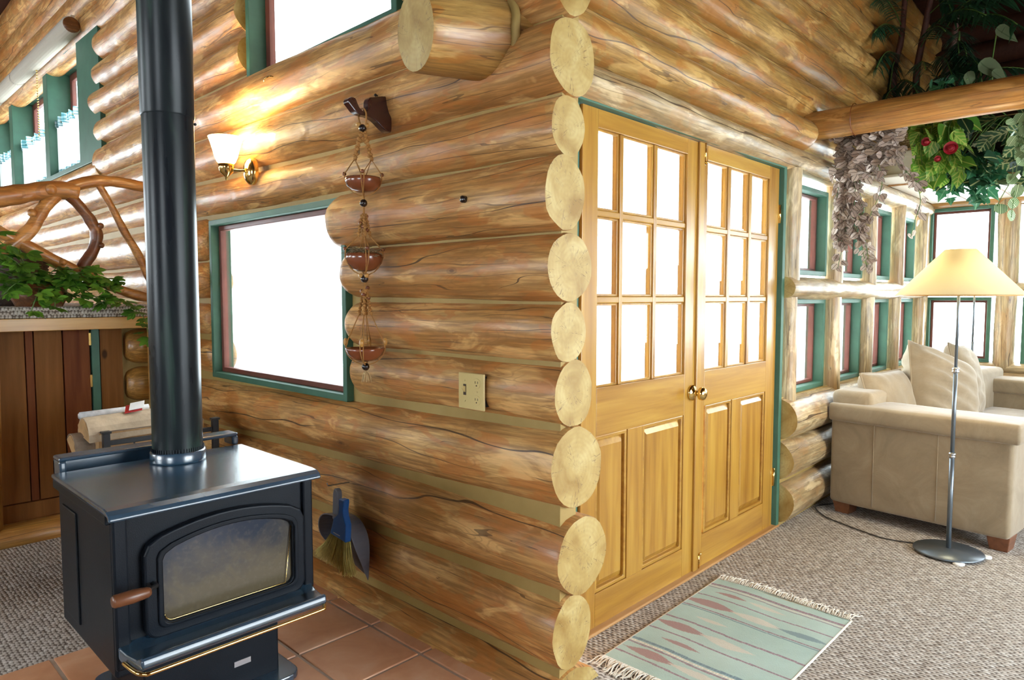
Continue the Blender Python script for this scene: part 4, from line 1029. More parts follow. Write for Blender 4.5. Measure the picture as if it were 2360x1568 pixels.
build('ash_lip', lp, 'stove_top', st, bevel=.007, seg=3)
build('brass_rail', MB().tube(sm([(.552, 1.93, .342), (.556, 1.88, .342), (.562, 1.848, .342), (.576, 1.832, .342), (.60, 1.828, .342), (.84, 1.828, .342), (1.06, 1.828, .342), (1.083, 1.832, .344), (1.094, 1.848, .346), (1.10, 1.87, .35)], 6), .0055, 8), 'brass', st)

# stovepipe
sp = thing('stovepipe', 'tall black stovepipe rising from the wood stove past the ceiling', 'stovepipe', (.885, 2.425, .742))
build('collar', MB().lathe([(.074, .742), (.0865, .742), (.0875, .748), (.0875, .776), (.0835, .780), (.074, .780)], (.885, 2.425, 0), 40), 'stove_top', sp)
cr = MB()
for k in range(60):
    a = 2 * PI * k / 60; cr.box(.885 + .081 * math.cos(a) - .0012, .885 + .081 * math.cos(a) + .0012, 2.425 + .081 * math.sin(a) - .0012, 2.425 + .081 * math.sin(a) + .0012, .78, .792)
build('crimped_ring', cr, 'stove_black', sp)
build('lower_pipe', MB().lathe([(.079, .76), (.079, 1.90), (.0795, 1.905)], (.885, 2.425, 0), 48), 'stovepipe_metal', sp)
build('upper_pipe', MB().lathe([(.080, 1.895), (.0825, 1.90), (.0825, 4.3)], (.885, 2.425, 0), 48), 'stovepipe_metal', sp)
build('pipe_screw', MB().ball((.885 + .081, 2.425 - .02, 1.885), .005, 8), 'black_metal', sp)

# ================================================================== firewood rack
rk = thing('firewood_rack', 'black metal firewood rack behind the wood stove', 'rack', (1.15, 3.53, .012))
for x in (.935, 1.42):
    for y in (3.40, 3.66):
        build('upright', MB().box(x - .014, x + .014, y - .014, y + .014, .012, .69).box(x - .019, x + .019, y - .019, y + .019, .69, .70), 'black_metal', rk, bevel=.002)
for y in (3.40, 3.66):
    for z in (.645, .36): build('rail', MB().box(.949, 1.406, y - .007, y + .007, z - .011, z + .011), 'black_metal', rk, bevel=.002)
    for x in (1.05, 1.18, 1.30): build('bar', MB().box(x - .003, x + .003, y - .003, y + .003, .371, .634), 'black_metal', rk)
for x in (.935, 1.15, 1.42): build('shelf_bar', MB().box(x - .01, x + .01, 3.41, 3.65, .345, .36), 'black_metal', rk)
def wedge(name, label, x0, x1, y, z, r, a0, a1, rot=0, tilt=0, bark='wood_bark', group='split firewood in the rack'):
    t = thing(name, label, 'firewood', ((x0 + x1) / 2, y, z), rot, group)
    L = (x1 - x0) / 2; n = 9
    arc = [(r * math.cos(a0 + (a1 - a0) * k / n), r * math.sin(a0 + (a1 - a0) * k / n)) for k in range(n + 1)]
    full = abs(a1 - a0 - 2 * PI) < .01
    core = arc[:-1] if full else [(0, 0)] + arc
    m = 8; vs = []; N = len(core)
    for i in range(m + 1):
        x = -L + 2 * L * i / m
        for (a, b) in core:
            q = 1 + .05 * noise.noise(V((x * 9, a * 30 + z * 9, b * 30))); vs.append((x + (.012 * noise.noise(V((a * 60, b * 60, z))) if i in (0, m) else 0), a * q, b * q + tilt * x))
    fs = [(i * N + j, i * N + (j + 1) % N, (i + 1) * N + (j + 1) % N, (i + 1) * N + j) for i in range(m) for j in range(N)]
    mi = [(0 if (full or 1 <= j <= n) else 1) for i in range(m) for j in range(N)]
    fs += [tuple(range(N))[::-1], tuple(m * N + j for j in range(N))]; mi += [1, 1]
    mb = MB(); mb.v = vs; mb.f = fs; mb.mi = mi; mb.sm = [False] * len(fs); mb.attr = [(0, 0, 0)] * len(vs)
    lo = min(v[2] for v in vs)
    o = build('split_face', mb, ['split_wood', 'split_wood'], t, local=True)
    # bark as a part of its own over the round side
    if not full:
        bv = []; 
        for i in range(m + 1):
            x = -L + 2 * L * i / m
            for rr in (1.0, 1.07):
                for (a, b) in arc: bv.append((x, a * rr, b * rr + tilt * x))
        K = n + 1; bf = []
        for i in range(m):
            for j in range(n): 
                bf.append((i * 2 * K + K + j, i * 2 * K + K + j + 1, (i + 1) * 2 * K + K + j + 1, (i + 1) * 2 * K + K + j))
        for i in (0, m):
            for j in range(n): bf.append((i * 2 * K + j, i * 2 * K + j + 1, i * 2 * K + K + j + 1, i * 2 * K + K + j))
        for j in (0, n):
            for i in range(m): bf.append((i * 2 * K + j, i * 2 * K + K + j, (i + 1) * 2 * K + K + j, (i + 1) * 2 * K + j))
        build('bark', MB().add(bv, bf, 0, smooth=False), bark, t, local=True)
    return t
wedge('firewood_log', 'split firewood log with pale bark on top of the rack', .885, 1.36, 3.55, .665, .085, -.15, PI + .15, 0, .03, 'pale_bark')
wedge('firewood_log', 'wedge of split firewood, bare striped side towards the stove, under the pale log', .925, 1.39, 3.475, .60, .085, -.2, 1.75, 0, .0)
wedge('firewood_log', 'small split log sticking out left at the rack back', .845, 1.3, 3.60, .60, .07, .6, 3.5, 0)
wedge('firewood_log', 'dark barked log lying low in the rack, left end showing', .86, 1.38, 3.60, .50, .075, 0.2, 6.0, 0)
wedge('firewood_log', 'split log in the rack behind the black rail, low down', .93, 1.38, 3.47, .50, .075, 1.2, 4.6, 0)
wedge('firewood_log', 'lowest split log at the front of the rack', .93, 1.38, 3.475, .42, .06, .5, 5.2, 0)
wedge('firewood_log', 'lowest round log at the back of the rack', .93, 1.38, 3.595, .425, .065, 0.1, 6.1, 0)
tag(build('newspaper_roll', MB().tube([(.90, 3.66, .742), (1.20, 3.66, .748)], .018, 12).tube([(.895, 3.66, .742), (1.2, 3.66, .748)], .012, 10), 'newsprint'), 'rolled grey newspaper on top of the firewood', 'newspaper')
rc = thing('red_leaflet', 'small red and white folded leaflet on the pale firewood log', 'leaflet', (1.11, 3.55, .76))
build('red_page', MB().add([(1.05, 3.52, .752), (1.12, 3.50, .762), (1.15, 3.58, .785), (1.08, 3.60, .775), (1.05, 3.52, .755), (1.12, 3.50, .765), (1.15, 3.58, .788), (1.08, 3.60, .778)], [(0, 1, 2, 3), (7, 6, 5, 4), (0, 4, 5, 1), (1, 5, 6, 2), (2, 6, 7, 3), (3, 7, 4, 0)]), 'red_card', rc)
build('white_page', MB().add([(1.07, 3.525, .766), (1.13, 3.51, .774), (1.158, 3.58, .797), (1.10, 3.60, .787), (1.07, 3.525, .763), (1.13, 3.51, .771), (1.158, 3.58, .793), (1.10, 3.60, .783)], [(0, 1, 2, 3), (7, 6, 5, 4), (0, 4, 5, 1), (1, 5, 6, 2), (2, 6, 7, 3), (3, 7, 4, 0)]), 'white_plastic', rc)

# ================================================================== rug
rg = thing('rag_rug', 'flat woven sage green rug with mauve stripes and fringed ends by the doors', 'rug', (2.41, 1.15, 0))
RX0, RX1 = 1.955, 2.87
def rugy(x, t):                                                    # t 0 at the door side .. 1
    return (1.405 + .022 * (x - 1.9)) + ((.855 - .0 * x) - 1.405 - .03 * (x - 1.9)) * t
nx, ny = 300, 120; vs = []; at = []
TE = (.33, .455, .405); TL = (.48, .585, .53); MV = (.27, .19, .21); RO = (.36, .16, .155); CR = (.62, .55, .46); BL_ = (.17, .235, .265)
stripes = [(.075, .018, MV), (.095, .008, CR), (.11, .006, MV), (.22, .009, MV), (.36, .010, MV), (.375, .006, BL_), (.52, .012, MV), (.66, .010, MV), (.79, .016, BL_), (.81, .010, CR), (.825, .010, MV), (.92, .010, MV)]
dia = [(.16, .22, .022, .10, RO), (.16, .50, .022, .12, CR), (.30, .16, .045, .17, RO), (.30, .52, .035, .16, CR), (.30, .84, .03, .14, BL_), (.45, .30, .02, .10, CR), (.585, .18, .040, .16, RO), (.585, .52, .035, .16, CR), (.72, .3, .02, .12, RO), (.87, .22, .035, .16, RO), (.87, .55, .03, .16, CR)]
for j in range(ny + 1):
    for i in range(nx + 1):
        s = i / nx; t = j / ny; x = RX1 + (RX0 - RX1) * s; y = rugy(x, t)
        x += .012 * math.sin(t * 5) * (1 - s)
        z = .008 + .0025 * noise.noise(V((x * 6, y * 6, 2)))
        wob = s + .004 * math.sin(t * 9)
        m = noise.noise(V((x * 5, y * 2.2, 9))); k = .5 + .5 * m
        c = tuple(a + (b - a) * max(0, min(1, k)) for a, b in zip(TE, TL))
        for p, w, cc in stripes:
            if abs(wob - p) < w * .55: c = cc if int(t * 150) % 3 or w < .009 else tuple(x_ * 1.3 for x_ in cc)
        for ps, pt, a, b, cc in dia:
            q_ = (t - pt) / (b * 1.3)
            if abs(q_) < 1 and abs(wob - ps + .006 * noise.noise(V((x * 22, y * 9, ps)))) < a * .72 * (1 - q_ * q_) ** 1.4: c = tuple(.2 * q + .8 * r for q, r in zip(c, cc))
        vs.append((x, y, z)); at.append(c)
fs = [(j * (nx + 1) + i, j * (nx + 1) + i + 1, (j + 1) * (nx + 1) + i + 1, (j + 1) * (nx + 1) + i) for j in range(ny) for i in range(nx)]
build('weave', MB().add(vs, fs, 0, at, True), 'rug_weave', rg, attr='pattern', recalc=False)
hem = MB(); P_ = []
P_ = [(RX0, rugy(RX0, 0), .004), (RX1, rugy(RX1, 0), .004), (RX1 + .012 * math.sin(5), rugy(RX1, 1), .004), (RX0, rugy(RX0, 1), .004), (RX0, rugy(RX0, 0), .004)]
hem.tube([(x, y, z + .001) for x, y, z in P_], .005, 6); build('edging', hem, 'fringe_yarn', rg)
random.seed(12)
for nme, x0, sg in (('fringe', RX1, 1), ('fringe', RX0, -1)):
    f = MB()
    for k in range(110):
        t = (k + random.random() * .6) / 110; y = rugy(x0, t); xx = x0 + (.012 * math.sin(t * 5) if sg > 0 else 0)
        l = random.uniform(.05, .085); a = random.uniform(-.5, .5)
        f.tube(sm([(xx - sg * .004, y, .010), (xx + sg * l * .4, y + .01 * a, .013 + random.uniform(0, .006)), (xx + sg * l * .75, y + .03 * a, .006), (xx + sg * l, y + .045 * a + random.uniform(-.01, .01), .005)], 3), .0022, 4)
        if k % 4 == 0: f.ball((xx + sg * .012, y, .010), .007, 6)
    build(nme, f, 'fringe_yarn', rg)

# ================================================================== sofa
so_rot = -math.atan2(.128, .992)
sf = thing('sofa', 'beige suede sofa with wide arms and wooden block feet under the windows', 'sofa', (4.275, 1.435, 0), so_rot)
def rb(name, d, r=.03, seg=4, parent=sf, mat='sofa_suede', puff=0, cuts=0):
    x0, x1, y0, y1, z0, z1 = d
    bm = bmesh.new(); bmesh.ops.create_cube(bm, size=1)
    bmesh.ops.scale(bm, vec=(x1 - x0, y1 - y0, z1 - z0), verts=bm.verts); bmesh.ops.translate(bm, vec=((x0 + x1) / 2, (y0 + y1) / 2, (z0 + z1) / 2), verts=bm.verts)
    if cuts:
        bmesh.ops.subdivide_edges(bm, edges=bm.edges, cuts=cuts, use_grid_fill=True)
        cx, cy, cz = (x0 + x1) / 2, (y0 + y1) / 2, (z0 + z1) / 2
        for v in bm.verts:
            u = 2 * (v.co.x - cx) / (x1 - x0); w = 2 * (v.co.y - cy) / (y1 - y0); q = 2 * (v.co.z - cz) / (z1 - z0)
            if abs(q) > .98: v.co.z += math.copysign(puff * (1 - u ** 4) * (1 - w ** 4), q)
            if abs(w) > .98: v.co.y += math.copysign(puff * .6 * (1 - u ** 4) * (1 - q ** 4), w)
            if abs(u) > .98: v.co.x += math.copysign(puff * .6 * (1 - w ** 4) * (1 - q ** 4), u)
            v.co += V((1, 1, 1)) * .004 * noise.noise(v.co * 5)
    me = D.meshes.new(name); bm.to_mesh(me); bm.free(); me.materials.append(M[mat])
    o = link(name, me, parent, (0, 0, 0))
    md = o.modifiers.new('bevel', 'BEVEL'); md.width = r; md.segments = seg; md.limit_method = 'ANGLE'; md.angle_limit = .5
    for p in me.polygons: p.use_smooth = True
    me.update(); return o
LS = 2.42
rb('base', (.26, LS - .26, -.90, -.05, .075, .30), .02)
rb('back', (.02, LS - .02, -.24, -.005, .075, .745), .05, puff=.012, cuts=6)
for x0, x1 in ((0, .27), (LS - .27, LS)):
    a = rb('arm', (x0, x1, -.935, -.02, .072, .585), .02, puff=.004, cuts=5)
    b = rb('arm_pad', (x0 - .018, x1 + .012, -.965, -.01, .565, .668), .045, 5, parent=a, puff=.010, cuts=6)
    for y in ((-.27, -.60) if x0 == 0 else ()): build('seam', MB().tube([(x0 - .003, y, .09), (x0 - .0035, y, .57)], .0022, 5), 'sofa_suede', a, local=True)
for x0, x1 in ((.275, 1.21), (1.215, LS - .275)): rb('seat_cushion', (x0, x1, -.955, -.22, .30, .455), .05, 5, puff=.022, cuts=6)
for x, y in ((.03, -.93), (.03, -.13), (LS - .15, -.93), (LS - .15, -.13)):
    build('foot', MB().add([(x + .01, y + .01, 0), (x + .11, y + .01, 0), (x + .11, y + .09, 0), (x + .01, y + .09, 0), (x, y, .078), (x + .125, y, .078), (x + .125, y + .105, .078), (x, y + .105, .078)], [(0, 3, 2, 1), (4, 5, 6, 7), (0, 1, 5, 4), (1, 2, 6, 5), (2, 3, 7, 6), (3, 0, 4, 7)]), 'foot_wood', sf, local=True, bevel=.003)
def cushion(label, loc, rot, w, h, T, seed=0, pleat=0.0):
    t = thing('back_cushion', label, 'cushion', loc, group='loose back cushions on the sofa'); t.rotation_euler = rot
    n = 26; mb = MB()
    def pt(u, v, s):
        e = max(0, (1 - abs(u) ** 3.2)) ** .5 * max(0, (1 - abs(v) ** 3.2)) ** .5
        px = u * w / 2 * (1 - .06 * (1 - abs(v)) * abs(u)); pz = v * h / 2 * (1 - .05 * (1 - abs(u)) * abs(v))
        r = math.hypot(u, v); fold = 0
        if pleat: fold = pleat * math.sin((v * 3 + u * .8) * 5 + seed) * max(0, 1 - (u + 1) * .55) * e
        return (px, s * (T / 2 * e + .006 * noise.noise(V((u * 3 + seed, v * 3, s)))) + s * fold, pz + h / 2)
    for s in (-1, 1):
        vs = [pt(-1 + 2 * i / n, -1 + 2 * j / n, s) for j in range(n + 1) for i in range(n + 1)]
        fs = [(j * (n + 1) + i, j * (n + 1) + i + 1, (j + 1) * (n + 1) + i + 1, (j + 1) * (n + 1) + i) for j in range(n) for i in range(n)]
        mb.add(vs, fs, 0, smooth=True)
    o = build('cover', mb, 'sofa_suede', t, local=True)
    rim = [pt(-1 + 2 * i / n, -1, 1) for i in range(n)] + [pt(1, -1 + 2 * i / n, 1) for i in range(n)] + [pt(1 - 2 * i / n, 1, 1) for i in range(n)] + [pt(-1, 1 - 2 * i / n, 1) for i in range(n + 1)]
    build('piping', MB().tube([(a, 0, c) for a, b, c in rim], .006, 6), 'sofa_suede', t, local=True)
    return t
cushion('beige sofa cushion nearest the sofa arm, half hidden by the pleated cushion', (4.62, 1.14, .455), (-.30, 0, so_rot - .10), .46, .40, .20, 1)
cushion('large pleated beige cushion leaning up in front of the windows', (4.97, .98, .475), (-.28, .30, so_rot - .30), .60, .50, .27, 2, .024)
cushion('beige sofa cushion standing edge on, behind the lamp pole', (5.60, .93, .46), (-.22, .1, so_rot + .12), .52, .52, .20, 3, .008)

# ================================================================== lamps
def floor_lamp(x, y, label, zb, zt, rb_, rt, base_r, collars, tilt=0):
    t = thing('floor_lamp', label, 'lamp', (x, y, 0))
    build('base', MB().lathe([(.001, .008), (base_r, .008), (base_r + .002, .012), (base_r, .018), (.03, .022), (.012, .030), (.001, .03)], (x, y, 0), 48), 'lamp_metal', t)
    build('pole', MB().tube([(x, y, .02), (x, y, .52)], .0115, 12).tube([(x, y, .5), (x, y, .95)], .0095, 12).tube([(x, y, .93), (x, y, zt - .03)], .007, 12), 'lamp_metal', t)
    for z in collars: build('collar', MB().lathe([(.008, z - .014), (.015, z - .012), (.016, z - .004), (.013, z), (.016, z + .004), (.015, z + .012), (.008, z + .014)], (x, y, 0), 20), 'steel', t)
    s = build('lamp_shade', MB().lathe([(rb_, zb), (rt, zt), (rt - .003, zt), (rb_ - .003, zb)], (x, y, 0), 56), 'lamp_shade', t)
    build('trim', MB().tube([(x + rb_ * math.cos(a), y + rb_ * math.sin(a), zb) for a in [2 * PI * k / 56 for k in range(57)]], .003, 6), 'bead_tan', s)
    sp_ = MB()
    for k in range(3):
        a = 2 * PI * k / 3; sp_.tube([(x, y, zt - .03), (x + rt * math.cos(a), y + rt * math.sin(a), zt - .004)], .0022, 6)
    build('shade_ring', sp_, 'lamp_metal', s)
    build('socket', MB().lathe([(.012, zb + .01), (.018, zb + .02), (.018, zb + .06), (.012, zb + .065)], (x, y, 0), 16), 'brass', t)
    build('bulb', MB().ball((x, y, zb + .10), .028, 14, sc=(1, 1, 1.25)), 'bulb_glow', t)
    return t
lm = floor_lamp(3.985, .735, 'tall floor lamp with cream cone shade and round metal base beside the sofa', 1.308, 1.535, .277, .068, .155, (.505, .935))
for dx, dy in ((-.135, -.07), (.06, -.15)): build('floor_glide', MB().lathe([(.001, .0), (.026, .0), (.026, .008), (.016, .011), (.001, .011)], (3.985 + dx, .735 + dy, 0), 14), 'white_plastic', lm)
floor_lamp(6.40, 1.075, 'slim floor lamp with thin pole standing behind the sofa, by the far window', 1.33, 1.47, .13, .05, .12, (.8,))
for p, e in (((3.985, .735, 1.40), 13), ((6.40, 1.075, 1.40), 4)):
    L = D.lights.new('floor_lamp_light', 'POINT'); L.energy = e; L.color = (1, .86, .60); L.shadow_soft_size = .04
    o = D.objects.new('floor_lamp_light', L); COL.objects.link(o); o.location = (p[0] + .04, p[1], p[2] - .02)
tag(build('power_cord', MB().tube(sm([(4.02, .87, .006), (3.98, 1.02, .006), (4.02, 1.15, .006), (4.08, 1.28, .006), (4.15, 1.40, .006), (4.30, 1.50, .006), (4.45, 1.44, .006)], 8), .0038, 6), 'cable'), 'dark power cord on the carpet running from the lamp base to under the sofa', 'cord')

# ================================================================== beam and plants of the loft
log('loft_beam', (4.07, 1.52, 2.276), (4.07, -3.55, 2.276), .08, .080, 'beam_wood', None, seed=200, amp=.035, step=.15, bow=.01)
tag(D.objects['loft_beam'], 'smooth peeled pole beam crossing in front of the plants', 'beam')
build('caulk_ring', MB().tube([(4.07 + .088 * math.cos(a), 1.46, 2.276 + .088 * math.sin(a)) for a in [2 * PI * k / 28 for k in range(29)]], .012, 8), 'chinking', D.objects['loft_beam']) if False else None

def plant_obj(name, label, loc): return thing(name, label, 'plant', loc)
def vine(lv, stm, pts, gap, kind, Lr, Wk, n=1, spread=.5, droop=.25, r=.002, down=.5, out=.02):
    P = sm(pts); stm.tube(P, r, 5)
    for q, t in along(P, gap):
        for _ in range(n):
            d = (rdir((-.6, .4)) * spread + TOCAM * .35 + V((0, 0, -down))).normalized(); l = random.uniform(*Lr)
            leaf(lv, q + rdir() * out, d, (TOCAM + rdir() * .7 + V((0, 0, .5))).normalized(), l, l * Wk, kind, droop)
# silver trailing plant
random.seed(31)
p1 = plant_obj('trailing_plant', 'silvery brown trailing plant hanging below the beam, left of the roses', (4.33, 1.28, 2.15))
build('pot', MB().lathe([(.001, 2.20), (.06, 2.20), (.078, 2.22), (.08, 2.28), (.07, 2.285), (.065, 2.26), (.001, 2.26)], (4.232, 1.27, 0), 20), 'dark_wicker', p1)
build('hanging_cord', MB().tube([(4.07 + .085 * math.cos(a), 1.27, 2.276 + .085 * math.sin(a)) for a in [2 * PI * k / 24 for k in range(25)]], .002, 5), 'bead_brown', p1)
lv = MB(); stm = MB()
for k in range(330):
    a = random.uniform(0, 2 * PI); r = random.random() ** .5
    c = V((4.245 + .12 * r * math.cos(a) * .8, 1.27 + .19 * r * math.sin(a), random.uniform(1.98, 2.26)))
    if c.z < 2.05 and c.y < 1.2: continue
    leaf(lv, c, (rdir((-.7, .2)) + TOCAM * .5).normalized(), (TOCAM + rdir() * .6).normalized(), random.uniform(.045, .065), .042, 'oval', .2)
def at_(y, z, x=4.27): return (x + random.uniform(-.02, .02), y + random.uniform(-.018, .018), z)
for i in range(9):
    o_ = random.uniform(-.045, .05); le = random.uniform(.72, 1.0)
    pts = [at_(1.36 + o_, 2.06), at_(1.395 + o_, 1.90), at_(1.385 + o_ * .8, 1.75), at_(1.392 + o_ * .6, 1.62), at_(1.395 + o_ * .3, 1.47)]
    pts = pts[:max(3, int(round(5 * le)))]
    vine(lv, stm, pts, .026, 'oval', (.04, .058), .78, 2, .6)
for i in range(6):
    o_ = random.uniform(-.04, .04)
    vine(lv, stm, [at_(1.32 + o_, 2.06), at_(1.325 + o_, 1.88), at_(1.30 + o_, 1.75), at_(1.29 + o_ * .5, 1.66)][:random.choice((3, 4, 4))], .026, 'oval', (.04, .058), .78, 2, .6)
for i in range(3):
    vine(lv, stm, [at_(1.30, 1.80), at_(1.277, 1.68), at_(1.255, 1.58), at_(1.24, 1.47)], .028, 'oval', (.036, .05), .78, 2, .5)
vine(lv, stm, [at_(1.20, 2.08), at_(1.19, 1.97), at_(1.20, 1.88), at_(1.222, 1.80), at_(1.232, 1.75)], .022, 'oval', (.036, .05), .78, 2, .5)
for i in range(2): vine(lv, stm, [at_(1.16, 2.16), at_(1.10, 2.08), at_(1.06, 1.99), at_(1.0, 1.92)], .024, 'oval', (.04, .06), .8, 2, .6)
vine(lv, stm, [at_(1.0, 1.95), at_(.992, 1.86), at_(.985, 1.80), at_(.998, 1.72), at_(1.008, 1.63)], .022, 'oval', (.036, .055), .8, 1, .5)
build('stems', stm, 'stem_green', p1); build('foliage', lv, 'leaf_silver', p1, attr='leaf', recalc=False)
# basket with pothos
random.seed(32)
p2 = plant_obj('pothos_plant', 'bright green and yellow pothos spilling from a pale woven basket', (5.25, 1.26, 2.285))
build('basket', MB().lathe([(.001, 2.285), (.070, 2.285), (.078, 2.30), (.105, 2.47), (.11, 2.50), (.10, 2.50), (.09, 2.47), (.001, 2.47)], (5.25, 1.275, 0), 28), 'basket_weave', p2)
lv = MB(); stm = MB()
for i in range(15):
    y = 1.14 - .25 * random.random(); x = 4.85 + random.uniform(-.06, .1); z1 = random.uniform(1.98, 2.12)
    vine(lv, stm, [(5.22, 1.24, 2.48), (5.0, y + .04, 2.42), (x, y, 2.30), (x - .01, y + random.uniform(-.03, .03), (2.30 + z1) / 2), (x, y + random.uniform(-.04, .04), z1)], .06, 'heart', (.08, .125), .85, 1, .5, .3, .003)
build('stems', stm, 'stem_green', p2); build('foliage', lv, 'leaf_pothos', p2, attr='leaf', recalc=False)
# roses
for i, (y, z, lab) in enumerate(((1.075, 2.235, 'red silk rose near the pale basket, left of two'), (.945, 2.178, 'larger red silk rose among green leaves, right of two'), (1.012, 2.125, 'small red silk rosebud half hidden below the other roses'))):
    r = thing('silk_rose', lab, 'flower', (4.76, y, z), group='red silk roses'); mb = MB(); R = (.030, .042, .022)[i]
    for ring_, (k, rr, tl) in enumerate(((3, .35, .15), (5, .65, .5), (7, 1.0, .95))):
        for q in range(k):
            a = 2 * PI * q / k + ring_ * .6 + random.random() * .3
            e1 = V((0, math.cos(a), math.sin(a))); c = V((4.76, y, z)) + e1 * R * rr * .35
            vs = []; 
            for u in range(4):
                for v in range(4):
                    s_ = (v - 1.5) / 1.5; t_ = u / 3; e2 = V((0, -math.sin(a), math.cos(a)))
                    vs.append(c + e1 * (R * rr * tl * t_ * .6 - .006 * s_ * s_) + e2 * s_ * R * rr * .6 * math.sin(.5 + t_ * 1.8) + V((-1, 0, 0)) * R * (.75 * t_ - .3 * tl * t_ * t_))
            mb.add(vs, [(u * 4 + v, u * 4 + v + 1, (u + 1) * 4 + v + 1, (u + 1) * 4 + v) for u in range(3) for v in range(3)], 0, smooth=True)
    mb.ball((4.755, y, z), R * .55, 10)
    build('petals', mb, 'rose_red', r, recalc=False)
    build('stem', MB().tube(sm([(4.765, y, z), (4.84, y, z - .03), (4.98, y + .02, z + .03), (5.14, y + .1, 2.28)]), .003, 5), 'stem_green', r)
# dark large leaved plant, ivy, striped plant
random.seed(33)
p3 = plant_obj('variegated_plant', 'dark large leaved plant with yellow variegation under the beam at right', (5.62, .75, 2.145))
build('pot', MB().lathe([(.001, 2.145), (.10, 2.145), (.13, 2.30), (.12, 2.30), (.11, 2.27), (.001, 2.27)], (5.65, .72, 0), 24), 'dark_wicker', p3)
lv = MB(); stm = MB()
for i in range(70):
    c = V((random.uniform(4.9, 5.45), random.uniform(.45, 1.0), random.uniform(2.03, 2.50)))
    if i % 2: stm.tube(sm([(5.65, .72, 2.28), (5.4, (c.y + .72) / 2, 2.45), tuple(c)]), .004, 5)
    leaf(lv, c, (rdir((-.7, .1)) + TOCAM * .3).normalized(), (TOCAM + rdir() * .7 + V((0, 0, .4))).normalized(), random.uniform(.14, .21), random.uniform(.08, .12), 'oval', .3)
build('stems', stm, 'stem_green', p3); build('foliage', lv, 'leaf_croton', p3, attr='leaf', recalc=False)
p4 = plant_obj('ivy_plant', 'green lobed ivy hanging in front of the white soffit', (5.52, .88, 2.145))
build('pot', MB().lathe([(.001, 2.145), (.07, 2.145), (.09, 2.24), (.08, 2.24), (.001, 2.22)], (5.6, 1.0, 0), 20), 'dark_wicker', p4)
lv = MB(); stm = MB(); random.seed(34)
for i in range(20):
    y = random.uniform(.74, 1.06); z1 = random.uniform(1.88, 2.02) + .06 * abs(y - .9)
    vine(lv, stm, [(5.6, 1.0, 2.22), (5.35, (y + .95) / 2, 2.22), (5.02, y, 2.12), (5.0, y - .01, (2.12 + z1) / 2), (4.99, y + random.uniform(-.03, .03), z1)], .045, 'ivy', (.07, .10), .95, 1, .7, .2, .002)
build('stems', stm, 'stem_green', p4); build('foliage', lv, 'leaf_ivy', p4, attr='leaf', recalc=False)
p5 = plant_obj('striped_plant', 'round leaved plant with white striped leaves at the right edge', (4.27, .45, 2.17))
lv = MB(); stm = MB(); random.seed(35)
build('pot', MB().lathe([(.001, 2.17), (.08, 2.17), (.10, 2.27), (.09, 2.27), (.001, 2.25)], (4.246, .40, 0), 20), 'dark_wicker', p5)
build('hanging_cord', MB().tube([(4.07 + .085 * math.cos(a), .40, 2.276 + .085 * math.sin(a)) for a in [2 * PI * k / 24 for k in range(25)]], .002, 5), 'bead_brown', p5)
for i in range(9):
    y = random.uniform(.42, .575); z1 = random.uniform(1.84, 2.05)
    vine(lv, stm, [(4.26, .42, 2.25), (4.25, y, 2.19), (4.24, y + .01, (2.19 + z1) / 2), (4.24, y, z1)], .04, 'round', (.05, .07), .85, 2, .7)
for pts in ([(4.26, .575, 1.97), (4.25, .58, 1.89), (4.25, .615, 1.81), (4.25, .645, 1.735)], [(4.26, .56, 1.97), (4.25, .562, 1.87), (4.25, .567, 1.77), (4.25, .572, 1.70)]):
    vine(lv, stm, pts, .055, 'round', (.055, .075), .85, 1, .6)
build('stems', stm, 'stem_green', p5); build('foliage', lv, 'leaf_melon', p5, attr='leaf', recalc=False)
# bamboo palm
random.seed(36)
p6 = plant_obj('bamboo_palm', 'dark bamboo palm with reddish trunks rising behind the pole beam', (5.72, 1.2, 2.145))
build('pot', MB().lathe([(.001, 2.145), (.10, 2.145), (.14, 2.42), (.13, 2.42), (.12, 2.38), (.001, 2.38)], (5.72, 1.18, 0), 24), 'dark_wicker', p6)
trunks = [[(5.72, 1.26, 2.38), (5.5, 1.39, 2.62), (5.38, 1.43, 2.78), (5.36, 1.425, 2.90), (5.34, 1.385, 3.06), (5.32, 1.365, 3.3), (5.3, 1.35, 3.5)], [(5.72, 1.22, 2.38), (5.5, 1.30, 2.65), (5.42, 1.30, 2.85), (5.4, 1.26, 3.1), (5.36, 1.22, 3.3), (5.36, 1.20, 3.48)], [(5.74, 1.15, 2.38), (5.6, 1.17, 2.7), (5.55, 1.12, 3.0), (5.5, 1.08, 3.35)]]
lv = MB()
for i, tr_ in enumerate(trunks): build('trunk', MB().tube(sm(tr_, 6), [.026 - .0003 * k for k in range(len(sm(tr_, 6)))], 10), 'trunk_red', p6)
def frond(base, tip, sag, n=15, ll=.16):
    base = V(base); tip = V(tip); P = [base.lerp(tip, k / 12) + V((0, 0, sag * (math.sin(PI * k / 12 * .75)))) for k in range(13)]
    stm_.tube(P, .0035, 5)
    for k in range(n):
        f = .2 + .8 * k / (n - 1); i = min(11, int(f * 12)); q = P[i].lerp(P[i + 1], f * 12 - i) if i < 12 else P[12]
        t = (P[min(12, i + 1)] - P[i]).normalized(); s = t.cross(V((0, 0, 1))).normalized()
        for sg in (-1, 1):
            d = (t * .55 + s * sg * .75 + V((0, 0, -.35)) + rdir() * .15).normalized(); l = ll * (1 - .45 * abs(f - .5)) * random.uniform(.8, 1.1)
            leaf(lv, q, d, (V((0, 0, 1)) + s * sg * .3).normalized(), l, l * .14, 'lance', .25, .25)
stm_ = MB()
